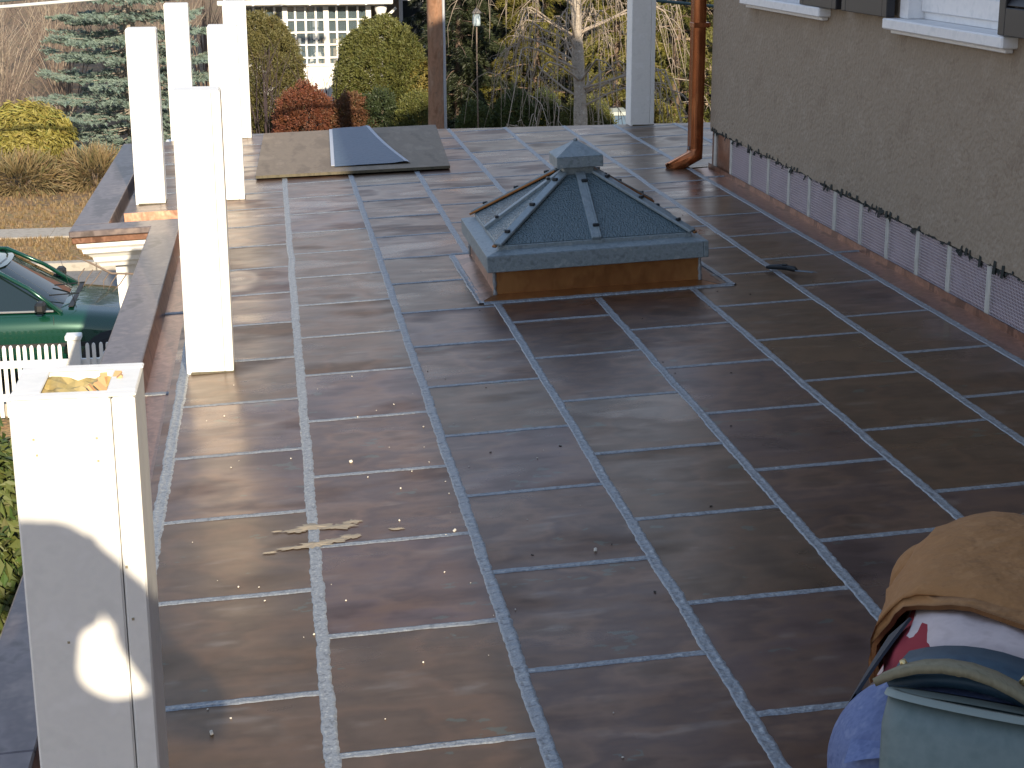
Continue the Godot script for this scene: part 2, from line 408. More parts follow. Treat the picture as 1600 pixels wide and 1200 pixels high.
func build_roof() -> void:
	var roof := thing("porch_roof", "low porch roof of weathered copper sheets with soldered seams beside the stucco house", "roof", Vector3.ZERO, DB)
	var st := start()
	box(st, Vector3(-0.46, -0.30, -12.2), Vector3(2.66, -0.02, 1.6)); box(st, Vector3(-0.95, -0.30, -12.9), Vector3(-0.462, -0.075, -9.92))
	box(st, Vector3(2.662, -0.30, -12.0), Vector3(3.84, -0.02, -10.3))
	for yy in [-0.30, -0.02]: quad(st, Vector3(-0.46, yy, -12.2), Vector3(3.84, yy, -12.0), Vector3(3.84, yy, far_z(3.84)), Vector3(-0.46, yy, far_z(-0.46)))
	quad(st, Vector3(-0.46, -0.30, far_z(-0.46)), Vector3(3.84, -0.30, far_z(3.84)), Vector3(3.84, -0.004, far_z(3.84)), Vector3(-0.46, -0.004, far_z(-0.46)))
	part("roof_boarding", done(st), M.plyedge, roof)
	# skylight opening: the sheets stop at the upstand apron
	var sd := 500
	var cols := SEAM.duplicate(); cols.append(2.96); cols.append(3.4); cols.append(3.85)
	for c in cols.size() - 1:
		var x0: float = cols[c]; var x1: float = cols[c + 1]
		var off: float = ROWOFF[c] if c < ROWOFF.size() else 0.3 + 0.25 * (c % 2)
		var zs := []
		var z := 1.4
		var zstart := 1.4 if c < 7 else -10.22
		zs.append(zstart)
		var kk := floori((zstart - off) / ROW)
		while true:
			var zz := kk * ROW + off
			if zz < far_z((x0 + x1) * 0.5) + 0.12: break
			if zz < zstart - 0.05: zs.append(zz)
			kk -= 1
		zs.append(-99.0)
		for i in zs.size() - 1:
			var za: float = zs[i]; var zb: float = zs[i + 1]
			sd += 1
			var zb0 := zb; var zb1 := zb
			if zb < -50: zb0 = far_z(x0); zb1 = far_z(x1)
			# sheets under the skylight are left out, those at its rim are cut back
			if c == 3 or c == 4:
				if za < -6.75 and zb0 > -8.2: continue
			var mi := rng.randi_range(0, 5)
			if c >= 5 and mi < 2: mi += 4
			var ws := part("copper_sheet", sheet(x0, x1, za, zb0, za, zb1, sd), M["copper%d" % mi], roof, Transform3D(Basis.IDENTITY, Vector3(0, rr(0.0, 0.0012), 0)))
			if c == 2 and i == 0: ws.set_meta("label", "copper sheet under the near deck edge")
			if zb > -50 and not ((c == 3 or c == 4) and zb < -6.6 and zb > -8.3):
				part("cross_seam", bead(Vector3(x0 + 0.012, 0.001, zb), Vector3(x1 - 0.012, 0.001, zb), 0.026, 0.0022, sd + 3000), M.solder, roof)
	for i in SEAM.size():
		var x: float = SEAM[i]
		if i == 4:   # interrupted by the skylight
			part("long_seam", bead(Vector3(x, 0.0015, 1.4), Vector3(x, 0.0015, -6.84), 0.036, 0.0030, 71), M.solder, roof)
			part("long_seam", bead(Vector3(x, 0.0015, -8.06), Vector3(x, 0.0015, far_z(x) + 0.01), 0.036, 0.0030, 72), M.solder, roof)
			continue
		part("long_seam", bead(Vector3(x, 0.0015, 1.4), Vector3(x, 0.0015, far_z(x) + 0.01), 0.036 if i > 0 else 0.042, 0.0030, 60 + i), M.solder, roof)
	for x in [2.96, 3.4]:
		part("long_seam", bead(Vector3(x, 0.0015, -10.25), Vector3(x, 0.0015, far_z(x) + 0.01), 0.034, 0.0050, 90 + int(x * 10)), M.solder, roof)
	# sheets cut round the skylight
	for a in [[0.86, 1.29, -6.80, -6.985, 0], [1.29, 1.715, -6.80, -6.985, 4], [0.86, 1.29, -7.91, -8.19, 2], [1.29, 1.715, -7.91, -8.19, 3]]:
		sd += 1
		part("copper_sheet", sheet(a[0], a[1], a[2] + 0.06, a[3], a[2] + 0.06, a[3], sd), M["copper%d" % a[4]], roof)
	st = start()
	part("apron_seam", bead(Vector3(0.80, 0.003, -6.90), Vector3(1.90, 0.003, -6.90), 0.034, 0.005, 201), M.solder, roof)
	part("apron_seam", bead(Vector3(0.795, 0.003, -6.90), Vector3(0.78, 0.003, -7.98), 0.034, 0.005, 202), M.solder, roof)
	part("apron_seam", bead(Vector3(1.90, 0.003, -6.90), Vector3(1.86, 0.003, -7.98), 0.030, 0.004, 203), M.solder, roof)
	part("apron_seam", bead(Vector3(0.78, 0.003, -8.0), Vector3(1.88, 0.003, -8.0), 0.034, 0.005, 204), M.solder, roof)
	# apron along the house wall
	st = start(); quad(st, Vector3(2.524, 0.001, -5.0), Vector3(2.524, 0.001, -10.16), Vector3(2.640, 0.004, -10.16), Vector3(2.640, 0.004, -5.0))
	quad(st, Vector3(2.640, 0.004, -5.0), Vector3(2.640, 0.004, -10.16), Vector3(2.642, 0.035, -10.16), Vector3(2.642, 0.035, -5.0))
	part("wall_apron", done(st), M.newcopper, roof)
	st = start(); quad(st, Vector3(2.524, 0.0, 1.4), Vector3(2.524, 0.0, -5.0), Vector3(2.652, 0.004, -5.0), Vector3(2.652, 0.004, 1.4))
	part("wall_apron", done(st), M.copper4, roof)
	for z in [-7.38, -9.78]: part("cross_seam", bead(Vector3(2.53, 0.003, z - 0.02), Vector3(2.64, 0.005, z), 0.022, 0.004, 300 + int(z * 10)), M.solder, roof)
	# edge strip, gutter and cap on the street side
	st = start()
	quad(st, Vector3(-0.43, 0.0005, 1.4), Vector3(-0.43, 0.0005, -9.9), Vector3(-0.475, -0.002, -9.9), Vector3(-0.475, -0.002, 1.4))
	quad(st, Vector3(-0.475, -0.002, 1.4), Vector3(-0.475, -0.002, -9.9), Vector3(-0.49, -0.075, -9.9), Vector3(-0.49, -0.075, 1.4))
	part("edge_strip", done(st), M.copper1, roof)
	st = start()
	quad(st, Vector3(-0.49, -0.075, 1.4), Vector3(-0.49, -0.075, -9.9), Vector3(-0.585, -0.078, -9.9), Vector3(-0.585, -0.078, 1.4))
	quad(st, Vector3(-0.585, -0.078, 1.4), Vector3(-0.585, -0.078, -9.64), Vector3(-0.600, 0.0, -9.64), Vector3(-0.600, 0.0, 1.4))
	part("gutter", done(st), M.newcopper, roof)
	var gz := 0.6
	while gz > -9.4:
		part("gutter_seam", bead(Vector3(-0.49, -0.074, gz), Vector3(-0.585, -0.076, gz - 0.01), 0.035, 0.004, 700 + int(gz * 10)), M.solder, roof)
		gz -= 1.35
	# raised bay floor with its own gutter
	for k in 5:
		var z0 := -9.92 - k * 0.66; var z1 := maxf(z0 - 0.66, -13.3)
		part("copper_sheet", sheet(-0.95, -0.43, z0, z1, z0, z1, 900 + k), M["copper%d" % ((k * 2 + 1) % 6)], roof, Transform3D(Basis.IDENTITY, Vector3(0, -0.001, 0)))
		if k > 0: part("cross_seam", bead(Vector3(-0.94, 0.001, z0), Vector3(-0.45, 0.001, z0), 0.024, 0.0035, 950 + k), M.solder, roof)
	st = start(); quad(st, Vector3(-0.95, 0.0, -9.92), Vector3(-0.47, 0.0, -9.92), Vector3(-0.47, -0.074, -9.91), Vector3(-0.95, -0.074, -9.91))
	quad(st, Vector3(-0.95, 0.0, -9.92), Vector3(-0.95, 0.0, -13.3), Vector3(-0.955, -0.074, -13.3), Vector3(-0.955, -0.074, -9.92))
	part("upstand", done(st), M.newcopper, roof)
	st = start()
	quad(st, Vector3(-0.955, -0.074, -9.64), Vector3(-0.955, -0.074, -13.3), Vector3(-1.0, -0.076, -13.3), Vector3(-1.0, -0.076, -9.64))
	quad(st, Vector3(-1.0, -0.076, -9.64), Vector3(-1.0, -0.076, -13.3), Vector3(-1.01, 0.0, -13.3), Vector3(-1.01, 0.0, -9.64))
	quad(st, Vector3(-0.585, -0.0785, -9.64), Vector3(-0.585, -0.0785, -9.92), Vector3(-0.955, -0.0785, -9.92), Vector3(-0.955, -0.0785, -9.64))
	quad(st, Vector3(-0.60, 0.0, -9.62), Vector3(-1.01, 0.0, -9.62), Vector3(-1.0, -0.078, -9.64), Vector3(-0.585, -0.078, -9.64))
	part("gutter", done(st), M.cap, roof)
	# copper cap pieces: long run, bay front, bay side
	var gzz := 1.4
	var k2 := 0
	while gzz > -9.40:
		var ge := maxf(gzz - 2.3, -9.42)
		var s2 := start(); box(s2, Vector3(-0.765, -0.035, ge), Vector3(-0.600, 0.002 + 0.0015 * (k2 % 2), gzz), 0.006)
		part("cap", done(s2), M.cap, roof); gzz = ge; k2 += 1
	part("cap", boxm(Vector3(-1.215, -0.038, -9.62), Vector3(-0.600, 0.0, -9.422), 0.005), M.cap, roof)
	part("cap", boxm(Vector3(-1.215, -0.038, -13.25), Vector3(-1.012, 0.0, -9.622), 0.005), M.cap, roof)
	part("copper_drip", boxm(Vector3(-1.205, -0.075, -9.60), Vector3(-0.72, -0.039, -9.43), 0.004), M.newcopper, roof)
	# white classical cornice under the bay cap, and the frieze below
	st = start()
	var prof := [[0.0, -0.076], [0.004, -0.10], [0.025, -0.118], [0.03, -0.14], [0.055, -0.155], [0.075, -0.175], [0.082, -0.20], [0.10, -0.215], [0.112, -0.235]]
	var rings := []
	for p in prof:
		var i: float = p[0]; var y: float = p[1]
		rings.append([Vector3(-0.70 + i * 0, y, -9.445 - i), Vector3(-1.185 + i, y, -9.445 - i), Vector3(-1.185 + i, y, -13.1)])
	loft(st, rings, false, -1)
	part("cornice", done(st), M.white, roof)
	part("frieze", boxm(Vector3(-1.00, -0.62, -13.0), Vector3(-0.55, -0.237, -9.62)), M.white, roof)
	part("frieze", boxm(Vector3(-0.70, -0.62, -9.40), Vector3(-0.50, -0.12, 1.4)), M.white, roof)
	part("cornice", boxm(Vector3(-0.755, -0.115, -9.43), Vector3(-0.62, -0.037, 1.4)), M.white, roof)
	part("rear_fascia", boxm(Vector3(-0.9, -0.30, -13.52), Vector3(-0.3, -0.02, -13.36)), M.white, roof)
	for p in [[-0.78, -9.85], [-0.78, -12.7], [-0.62, -5.0], [-0.62, 0.8], [2.7, -12.0]]:
		var s3 := start()
		tube(s3, [Vector3(p[0], -0.60, p[1]), Vector3(p[0], -1.6, p[1]), Vector3(p[0], -3.56, p[1])], [0.11, 0.125, 0.13], 14)
		part("column", done(s3, true), M.white, roof)
	# plaster splashes and crumbs lying on the sheets (solid matter)
	var s4 := start(); s4.set_smooth_group(-1)
	var g := RandomNumberGenerator.new(); g.seed = 5
	var pn := noise(1.0, 6, 4)
	for a in [[0.00, -4.36, 0.060, 0.030], [0.07, -4.345, 0.055, 0.022], [-0.045, -4.34, 0.040, 0.016], [0.11, -4.375, 0.030, 0.016], [0.00, -4.225, 0.050, 0.026], [-0.055, -4.215, 0.050, 0.014], [0.05, -4.24, 0.045, 0.022], [0.10, -4.26, 0.035, 0.018], [-0.12, -4.195, 0.022, 0.007], [0.225, -4.285, 0.024, 0.012], [-0.10, -4.35, 0.016, 0.006]]:
		var ring: Array[Vector3] = []
		for i in 30:
			var an := TAU * i / 30.0
			var rad: float = 0.85 + pn.get_noise_3d(cos(an) * 2.2 + a[0] * 30.0, sin(an) * 2.2, a[1] * 40.0) * 0.75
			ring.append(Vector3(a[0] + cos(an) * a[2] * rad, 0.0030 + 0.0002 * i / 30.0, a[1] + sin(an) * a[3] * rad))
		for i in 30: tri(s4, Vector3(a[0], 0.0052 if absf(a[0]) > 0.03 else 0.0072, a[1]), ring[i], ring[(i + 1) % 30])
	var sp := part("plaster_splash", done(s4), mat(C(.26, .225, .175), 0.9), roof); sp.set_meta("label", "dried beige plaster splash across a soldered seam")
	s4 = start()
	for i in 70:
		var x := g.randf_range(-0.4, 0.75); var z := -g.randf_range(2.6, 6.0)
		var r := g.randf_range(0.0006, 0.0020)
		if g.randf() < 0.05: r = 0.0042
		var b3 := Basis(Vector3(g.randf(), g.randf(), g.randf()).normalized(), g.randf() * 6.0)
		box(s4, -Vector3.ONE * r, Vector3.ONE * r * Vector3(1.4, 0.6, 1.0), r * 0.3, Transform3D(b3, Vector3(x, r * 0.8 + 0.001, z)))
	var cr := part("crumbs", done(s4), mat(C(.62, .58, .50), 0.9), roof); cr.set_meta("kind", "stuff")
	s4 = start()
	for i in 40:
		var x := g.randf_range(0.4, 2.4); var z := -g.randf_range(3.0, 8.8)
		if x > 0.75 and x < 1.95 and z < -6.8 and z > -8.1: continue
		var r := g.randf_range(0.0008, 0.0026)
		var b3 := Basis(Vector3.UP, g.randf() * 6.0)
		box(s4, Vector3(-r * 1.8, -r * .5, -r), Vector3(r * 1.8, r * .5, r), r * 0.3, Transform3D(b3, Vector3(x, r * 0.6 + 0.001, z)))
	var cr2 := part("crumbs", done(s4), mat(C(.03, .025, .022), 0.9), roof); cr2.set_meta("kind", "stuff")

# ------------------------------------------------------------------ posts
func post(label: String, x: float, z: float, h: float, w: float, broken: bool, turn := 0.0) -> void:
	# four painted boards nailed round a core; the side boards run past the front board
	var t := thing("wooden_post", label, "post", dk(x, 0, z), Basis(Vector3.UP, turn), "white posts on the porch roof")
	var a := w / 2; var b := 0.032
	part("board", boxm(Vector3(-a, -0.005, a - 0.022), Vector3(a - b - 0.0015, h, a), 0.003), M.white, t)
	part("board", boxm(Vector3(a - b, -0.005, -a), Vector3(a, h, a - 0.001), 0.003), M.white, t)
	part("board", boxm(Vector3(-a + b + 0.0015, -0.005, -a), Vector3(a - b - 0.001, h, -a + 0.022), 0.003), M.white, t)
	part("board", boxm(Vector3(-a, -0.005, -a), Vector3(-a + b, h, a - 0.0225), 0.003), M.white, t)
	var st := start()
	if broken:
		var g := RandomNumberGenerator.new(); g.seed = 3
		var i := a - 0.030
		var nx := 9; var nz := 7
		for ix in nx:
			for iz in nz:
				var p := []
				for k in [[0, 0], [0, 1], [1, 1], [1, 0]]:
					var u := float(ix + k[0]) / nx; var v := float(iz + k[1]) / nz
					var nn := noise(9.0, 4, 3).get_noise_2d(u, v)
					p.append(Vector3(lerpf(-i, i, u), h - 0.006 + nn * 0.010 + 0.003 * sin(v * 26.0), lerpf(-i, i, v)))
				quad(st, p[0], p[1], p[2], p[3])
		part("rotten_core", done(st), M.rawwood, t)
		st = start()
		for k in 7:
			var c := Vector3(i - 0.012 + g.randf_range(-.02, .008), h - 0.004, g.randf_range(-i, i) * 0.8)
			bar(st, c, c + Vector3(g.randf_range(-.015, .015), 0.012, g.randf_range(-.03, .03)), 0.010, 0.004)
		part("splinters", done(st), M.torn, t)
		# raised rim mouldings of the boards' upper ends
		for s in [-1.0, 1.0]:
			part("rim", boxm(Vector3(-a - 0.002, h + 0.001, s * (a - 0.012) - 0.012), Vector3(a + 0.002, h + 0.005, s * (a - 0.012) + 0.012), 0.002), M.white, t)
			part("rim", boxm(Vector3(s * (a - 0.020) - 0.020, h + 0.001, -a + 0.026), Vector3(s * (a - 0.020) + 0.020, h + 0.0042, a - 0.026), 0.002), M.white, t)
		st = start()
		for p in [[-0.055, h - 0.055], [0.03, h - 0.057], [0.03, h - 0.09], [-0.052, h - 0.078], [0.058, h - 0.25], [0.062, h - 0.33], [-0.03, h - 0.36]]:
			bar(st, Vector3(p[0], p[1], a - 0.002), Vector3(p[0], p[1], a + 0.0006), 0.0035, 0.0035)
		part("nail_heads", done(st), mat(C(.35, .30, .20), 0.8), t)
	else:
		part("post_cap", boxm(Vector3(-a + 0.004, h - 0.004, -a + 0.004), Vector3(a - 0.004, h + 0.006, a - 0.004), 0.003), M.white, t)
	st = start()
	box(st, Vector3(-a + 0.015, -0.012, -a + 0.01), Vector3(a + 0.004, 0.006, a + 0.006), 0.003)
	part("shim", done(st), M.plyedge, t)

func build_posts() -> void:
	post("tall white post with an open top showing rotten wood, closest to the worker", -0.355, -2.345, 1.0, 0.170, true)
	post("white post alone on the gutter edge, next past the rotten-topped post", -0.333, -6.20, 1.04, 0.173, false)
	post("white post on the bay behind the copper upstand", -0.812, -10.29, 1.035, 0.176, false)
	post("white post on the main roof line beside the plywood", -0.335, -10.225, 1.03, 0.176, false)
	post("white post at the far outer corner of the bay, in front of the spruce", -0.757, -13.32, 1.035, 0.180, false)
	post("white post at the far roof edge behind the plywood corner", -0.315, -13.21, 1.035, 0.176, false)
	post("white post in shade near the copper downspout", 2.715, -12.50, 1.06, 0.182, false)

# ------------------------------------------------------------------ skylight
func build_skylight() -> void:
	var cx := 1.318; var cz := -7.445
	var t := thing("skylight", "grey pyramid skylight with wired glass on a copper-clad curb", "skylight", dk(cx, 0, cz), DB)
	var a := 0.455
	# copper clad curb: four faces with soldered corner beads
	var st := start()
	for k in 4:
		var b := Basis(Vector3.UP, k * PI / 2)
		var s := start()
		quad(s, b * Vector3(-a + 0.003, 0.13, a), b * Vector3(a - 0.003, 0.13, a), b * Vector3(a - 0.003, 0.018, a), b * Vector3(-a + 0.003, 0.018, a))
		quad(s, b * Vector3(-a + 0.003, 0.018, a), b * Vector3(a - 0.003, 0.018, a), b * Vector3(a + 0.085, 0.002, a + 0.088), b * Vector3(-a - 0.085, 0.002, a + 0.088))
		part("curb_side", done(s), M.ochre if k == 0 else M.newcopper, t)
		part("corner_bead", bead(b * Vector3(a, 0.006, a) + Vector3(0, 0.0, 0), b * Vector3(a + 0.001, 0.13, a + 0.001), 0.02, 0.003, 20 + k) if false else corner_bead(b * Vector3(a, 0.004, a), 0.13, 20 + k), M.solder, t)
	box(st, Vector3(-a + .01, 0.0, -a + .01), Vector3(a - .01, 0.12, a - .01))
	part("curb_core", done(st), M.plyedge, t)
	# grey flange, its front board and the small frame the glass sits in
	var f := a + 0.033
	for k in 4:
		var b := Transform3D(Basis(Vector3.UP, k * PI / 2), Vector3.ZERO)
		var s := start()
		box(s, Vector3(-f, 0.120, f - 0.022), Vector3(f - 0.0225, 0.192, f), 0.003, b)
		part("flange_board", done(s), M.galv, t)
		s = start()
		quad(s, b * Vector3(-f, 0.192, f - 0.001), b * Vector3(f, 0.192, f - 0.001), b * Vector3(0.425, 0.206, 0.425), b * Vector3(-0.425, 0.206, 0.425))
		part("flange_top", done(s), M.galv, t)
		s = start(); box(s, Vector3(-0.428, 0.196, 0.408), Vector3(0.4075, 0.224, 0.428), 0.003, b)
		part("glass_frame", done(s), M.galv, t)
	# panes: two on each face, and the bars
	var e := 0.422; var ye := 0.222; var n := 0.070; var yn := 0.452
	for k in 4:
		var b := Basis(Vector3.UP, k * PI / 2)
		for s in [-1.0, 1.0]:
			var q := start()
			var p0 := b * Vector3(0.0, ye, e); var p1 := b * Vector3(s * e, ye, e); var p2 := b * Vector3(s * n, yn, n); var p3 := b * Vector3(0, yn, n)
			var nn := (p1 - p0).cross(p3 - p0).normalized()
			if nn.y < 0: nn = -nn
			var h := nn * 0.006
			quad(q, p0 + h, p1 + h, p2 + h, p3 + h); quad(q, p0 - h, p1 - h, p2 - h, p3 - h)
			quad(q, p0 + h, p1 + h, p1 - h, p0 - h)
			part("pane", done(q), M.glass, t)
		var up := (b * Vector3(0, 1, 0.7)).normalized()
		var s1 := start(); bar(s1, b * Vector3(0, ye + 0.006, e + 0.012), b * Vector3(0, yn + 0.012, n), 0.036, 0.016, up, 0.003)
		bar(s1, b * Vector3(0.021, ye + 0.004, e + 0.010), b * Vector3(0.021, yn + 0.008, n), 0.008, 0.024, up, 0.002)
		var rib := part("glazing_bar", done(s1), M.galv, t)
		for v in [0.13, 0.82]:
			var c := b * Vector3(0.012, lerpf(ye, yn, v) + 0.024, lerpf(e, n, v))
			part("clip", boxm(Vector3(-0.014, -0.006, -0.009), Vector3(0.014, 0.008, 0.009), 0.003, Transform3D(b, c)), M.darkclip, rib)
		# hip bars, with bare copper showing under two of them
		var hu := (b * Vector3(0.5, 1, 0.5)).normalized()
		s1 = start(); bar(s1, b * Vector3(e + 0.010, ye + 0.008, e + 0.010), b * Vector3(n, yn + 0.014, n), 0.044, 0.014, hu, 0.003)
		var hip := part("hip_bar", done(s1), M.galv, t)
		s1 = start(); bar(s1, b * Vector3(e + 0.014 + 0.012, ye - 0.002, e + 0.014 - 0.012) if k % 2 == 0 else b * Vector3(e + 0.002, ye - 0.002, e + 0.026), b * Vector3(n + 0.016, yn + 0.006, n - 0.012) if k % 2 == 0 else b * Vector3(n - 0.012, yn + 0.006, n + 0.016), 0.020, 0.010, hu, 0.002)
		part("copper_edge", done(s1), M.ochre, hip)
		for v in [0.12, 0.5, 0.86]:
			var c := b * Vector3(lerpf(e, n, v), lerpf(ye, yn, v) + 0.026, lerpf(e, n, v))
			part("clip", boxm(Vector3(-0.013, -0.006, -0.008), Vector3(0.013, 0.008, 0.008), 0.003, Transform3D(b.rotated(Vector3.UP, PI / 4), c)), M.darkclip, hip)
	# neck and cap
	part("neck", boxm(Vector3(-0.070, 0.435, -0.070), Vector3(0.070, 0.492, 0.070), 0.004), M.galv, t)
	st = start(); box(st, Vector3(-0.106, 0.490, -0.106), Vector3(0.106, 0.540, 0.106), 0.003)
	var cap := part("vent_cap", done(st), M.galv, t)
	st = start()
	for k in 4:
		var b := Basis(Vector3.UP, k * PI / 2)
		tri(st, b * Vector3(-0.106, 0.5405, 0.106), b * Vector3(0.012, 0.602, 0.0) if false else Vector3(0, 0.604, 0), b * Vector3(0.106, 0.5405, 0.106))
	part("cap_roof", done(st), M.galv, cap)
	st = start(); tube(st, [Vector3(0, 0.600, 0), Vector3(0, 0.609, 0)], [0.011, 0.007], 8)
	part("finial", done(st, true), M.galv, cap)

func corner_bead(p: Vector3, h: float, sd: int) -> ArrayMesh:
	var st := start(); var g := RandomNumberGenerator.new(); g.seed = sd
	var pts := []; var rad := []
	for i in 14:
		pts.append(p + Vector3(g.randf_range(-.001, .001), h * i / 13.0, g.randf_range(-.001, .001))); rad.append(g.randf_range(0.006, 0.010))
	tube(st, pts, rad, 6)
	return done(st, true)

# ------------------------------------------------------------------ stucco house
func build_house() -> void:
	var t := thing("stucco_house", "tan stucco house wall with dark shutters and white window sills", "house", Vector3(2.66, GY, 0))
	var y0 := -GY      # roof level in house coordinates
	var X := -0.022    # stucco face
	var zf := -10.14; var zb := 14.0; var top := y0 + 4.45
	var wins := [[-9.25, -8.05], [-6.98, -5.95], [-3.6, -2.55], [0.6, 1.7]]
	var ys := y0 + 1.20; var yt := y0 + 2.75
	var st := start()
	# stucco: band above the ragged edge, piers and head
	var edge := 0.345
	box(st, Vector3(X, y0 + edge + 0.04, zf), Vector3(0.2, ys, zb))
	box(st, Vector3(X, yt, zf), Vector3(0.2, top, zb))
	var z := zf
	for w in wins:
		box(st, Vector3(X, ys, z), Vector3(0.2, yt, w[0])); z = w[1]
	box(st, Vector3(X, ys, z), Vector3(0.2, yt, zb))
	# other walls and the gable end
	box(st, Vector3(0.0, 0.0, zf + 0.02), Vector3(0.2, y0 + edge + 0.04, zb - 0.01))
	box(st, Vector3(0.2, 0.0, zf), Vector3(10.0, top, zf + 0.25))
	box(st, Vector3(0.2, 0.0, zb - 0.25), Vector3(10.0, top, zb))
	box(st, Vector3(9.8, 0.0, zf + 0.25), Vector3(10.0, top, zb - 0.25))
	part("wall", done(st), M.stucco, t)
	# ragged lower rim of the stucco
	var g := RandomNumberGenerator.new(); g.seed = 8
	st = start()
	var zz := zf; var last := y0 + edge + 0.02
	while zz < 1.4:
		var zn := zz + 0.035
		var ny := y0 + edge - 0.004 * (zz + 8.0) + g.randf_range(-0.006, 0.006)
		quad(st, Vector3(X + 0.0005, y0 + edge + 0.041, zz), Vector3(X + 0.0005, y0 + edge + 0.041, zn), Vector3(X + 0.0005, ny, zn), Vector3(X + 0.0005, last, zz))
		quad(st, Vector3(X + 0.0005, last, zz), Vector3(X + 0.0005, ny, zn), Vector3(0.0, ny + 0.004, zn), Vector3(0.0, last + 0.004, zz))
		last = ny; zz = zn
	part("ragged_rim", done(st), M.stucco, t)
	# tar paper fringe hanging out under it
	st = start(); zz = zf
	while zz < 1.4:
		var zn := zz + g.randf_range(0.012, 0.03)
		var yb := y0 + edge - 0.004 * (zz + 8.0) + 0.012
		var d := g.randf_range(0.008, 0.026) if g.randf() > 0.12 else 0.042
		quad(st, Vector3(X + 0.014, yb, zz), Vector3(X + 0.014, yb, zn), Vector3(X + 0.004 - g.randf() * 0.008, yb - d, zn), Vector3(X + 0.004 - g.randf() * 0.010, yb - d * g.randf_range(.5, 1.), zz))
		if g.randf() < 0.25:
			quad(st, Vector3(X - 0.001, yb + g.randf_range(.0, .012), zz), Vector3(X - 0.001, yb + g.randf_range(.0, .012), zn), Vector3(X - 0.006, yb - d, zn), Vector3(X - 0.006, yb - d, zz))
		zz = zn
	box(st, Vector3(X + 0.003, y0 + edge - 0.0, zf), Vector3(X + 0.015, y0 + edge + 0.018, -8.0)); box(st, Vector3(X + 0.003, y0 + edge - 0.012, -8.0), Vector3(X + 0.015, y0 + edge + 0.01, -5.0)); box(st, Vector3(X + 0.003, y0 + edge - 0.03, -5.0), Vector3(X + 0.015, y0 + edge - 0.005, 1.4))
	part("tar_paper_fringe", done(st), M.tar, t)
	# copper flashing behind wire lath, held by pale battens
	var bz := [-10.14, -10.037, -9.667, -9.257, -8.902, -8.524, -8.174, -7.772, -7.405, -7.059, -6.697, -6.354, -5.964, -5.6, -5.24, -4.88, -4.5, -4.1, -3.7, -3.3]
	var yl := 0.118 + y0; var yh := y0 + edge + 0.02
	for i in bz.size() - 1:
		var a: float = bz[i]; var b: float = bz[i + 1]
		st = start()
		var nn := 6
		for j in nn:
			var u0 := float(j) / nn; var u1 := float(j + 1) / nn
			var b0 := -0.004 - 0.004 * sin(u0 * PI); var b1 := -0.004 - 0.004 * sin(u1 * PI)
			st.set_smooth_group(1)
			quad(st, Vector3(b0, yh, lerpf(a, b, u0)), Vector3(b1, yh, lerpf(a, b, u1)), Vector3(b1 - 0.002, yl, lerpf(a, b, u1)), Vector3(b0 - 0.002, yl, lerpf(a, b, u0)))
		part("flashing_sheet", done(st, true), M.newcopper if i < 2 else M.flash, t)
		if i > 0: part("batten", boxm(Vector3(-0.017, yl, a - 0.021 + g.randf_range(-.004, .004)), Vector3(-0.004, yh, a + 0.021), 0.002), M.batten, t)
		if i >= 2:
			st = start()
			var m := int((b - a) / 0.013)
			for j in m + 1:
				var zc := lerpf(a, b, float(j) / m)
				bar(st, Vector3(-0.0125, yl, zc), Vector3(-0.0115, yh, zc), 0.0022, 0.0022, Vector3.RIGHT)
			var yy := yl
			while yy < yh:
				bar(st, Vector3(-0.0137, yy, a), Vector3(-0.0137, yy, b), 0.0022, 0.0022); yy += 0.013
			part("wire_lath", done(st), M.lath, t)
	# windows
	for i in wins.size():
		var w: Array = wins[i]
		var n := Node3D.new(); n.name = "window"; t.add_child(n, true)
		n.set_meta("label", "white framed window above a sloping white sill")
		var za: float = w[0]; var zc: float = w[1]
		part("sill", boxm(Vector3(-0.085, ys - 0.045, za - 0.10), Vector3(0.10, ys + 0.002, zc + 0.10), 0.006), M.trim, n)
		part("under_sill", boxm(Vector3(-0.055, ys - 0.062, za - 0.07), Vector3(-0.023, ys - 0.0455, zc + 0.07), 0.003), M.trim, n)
		st = start()
		box(st, Vector3(-0.030, ys + 0.003, za - 0.04), Vector3(0.11, yt, za + 0.05), 0.004)
		box(st, Vector3(-0.030, ys + 0.003, zc - 0.05), Vector3(0.11, yt, zc + 0.04), 0.004)
		box(st, Vector3(-0.031, yt - 0.05, za - 0.05), Vector3(0.11, yt + 0.06, zc + 0.05), 0.004)
		part("frame", done(st), M.trim, n)
		st = start()
		box(st, Vector3(0.03, ys + 0.035, za + 0.052), Vector3(0.075, ys + 0.115, zc - 0.052), 0.004)
		box(st, Vector3(0.045, ys + 0.003, za + 0.052), Vector3(0.10, ys + 0.034, zc - 0.052), 0.002)
		box(st, Vector3(0.03, ys + 0.116, za + 0.052), Vector3(0.075, yt - 0.05, za + 0.10), 0.004)
		box(st, Vector3(0.03, ys + 0.116, zc - 0.10), Vector3(0.075, yt - 0.05, zc - 0.052), 0.004)
		box(st, Vector3(0.03, ys + 0.80, za + 0.101), Vector3(0.075, ys + 0.85, zc - 0.101), 0.004)
		part("sash", done(st), M.trim, n)
		part("pane", boxm(Vector3(0.050, ys + 0.116, za + 0.101), Vector3(0.056, yt - 0.05, zc - 0.101)), M.pane, n)
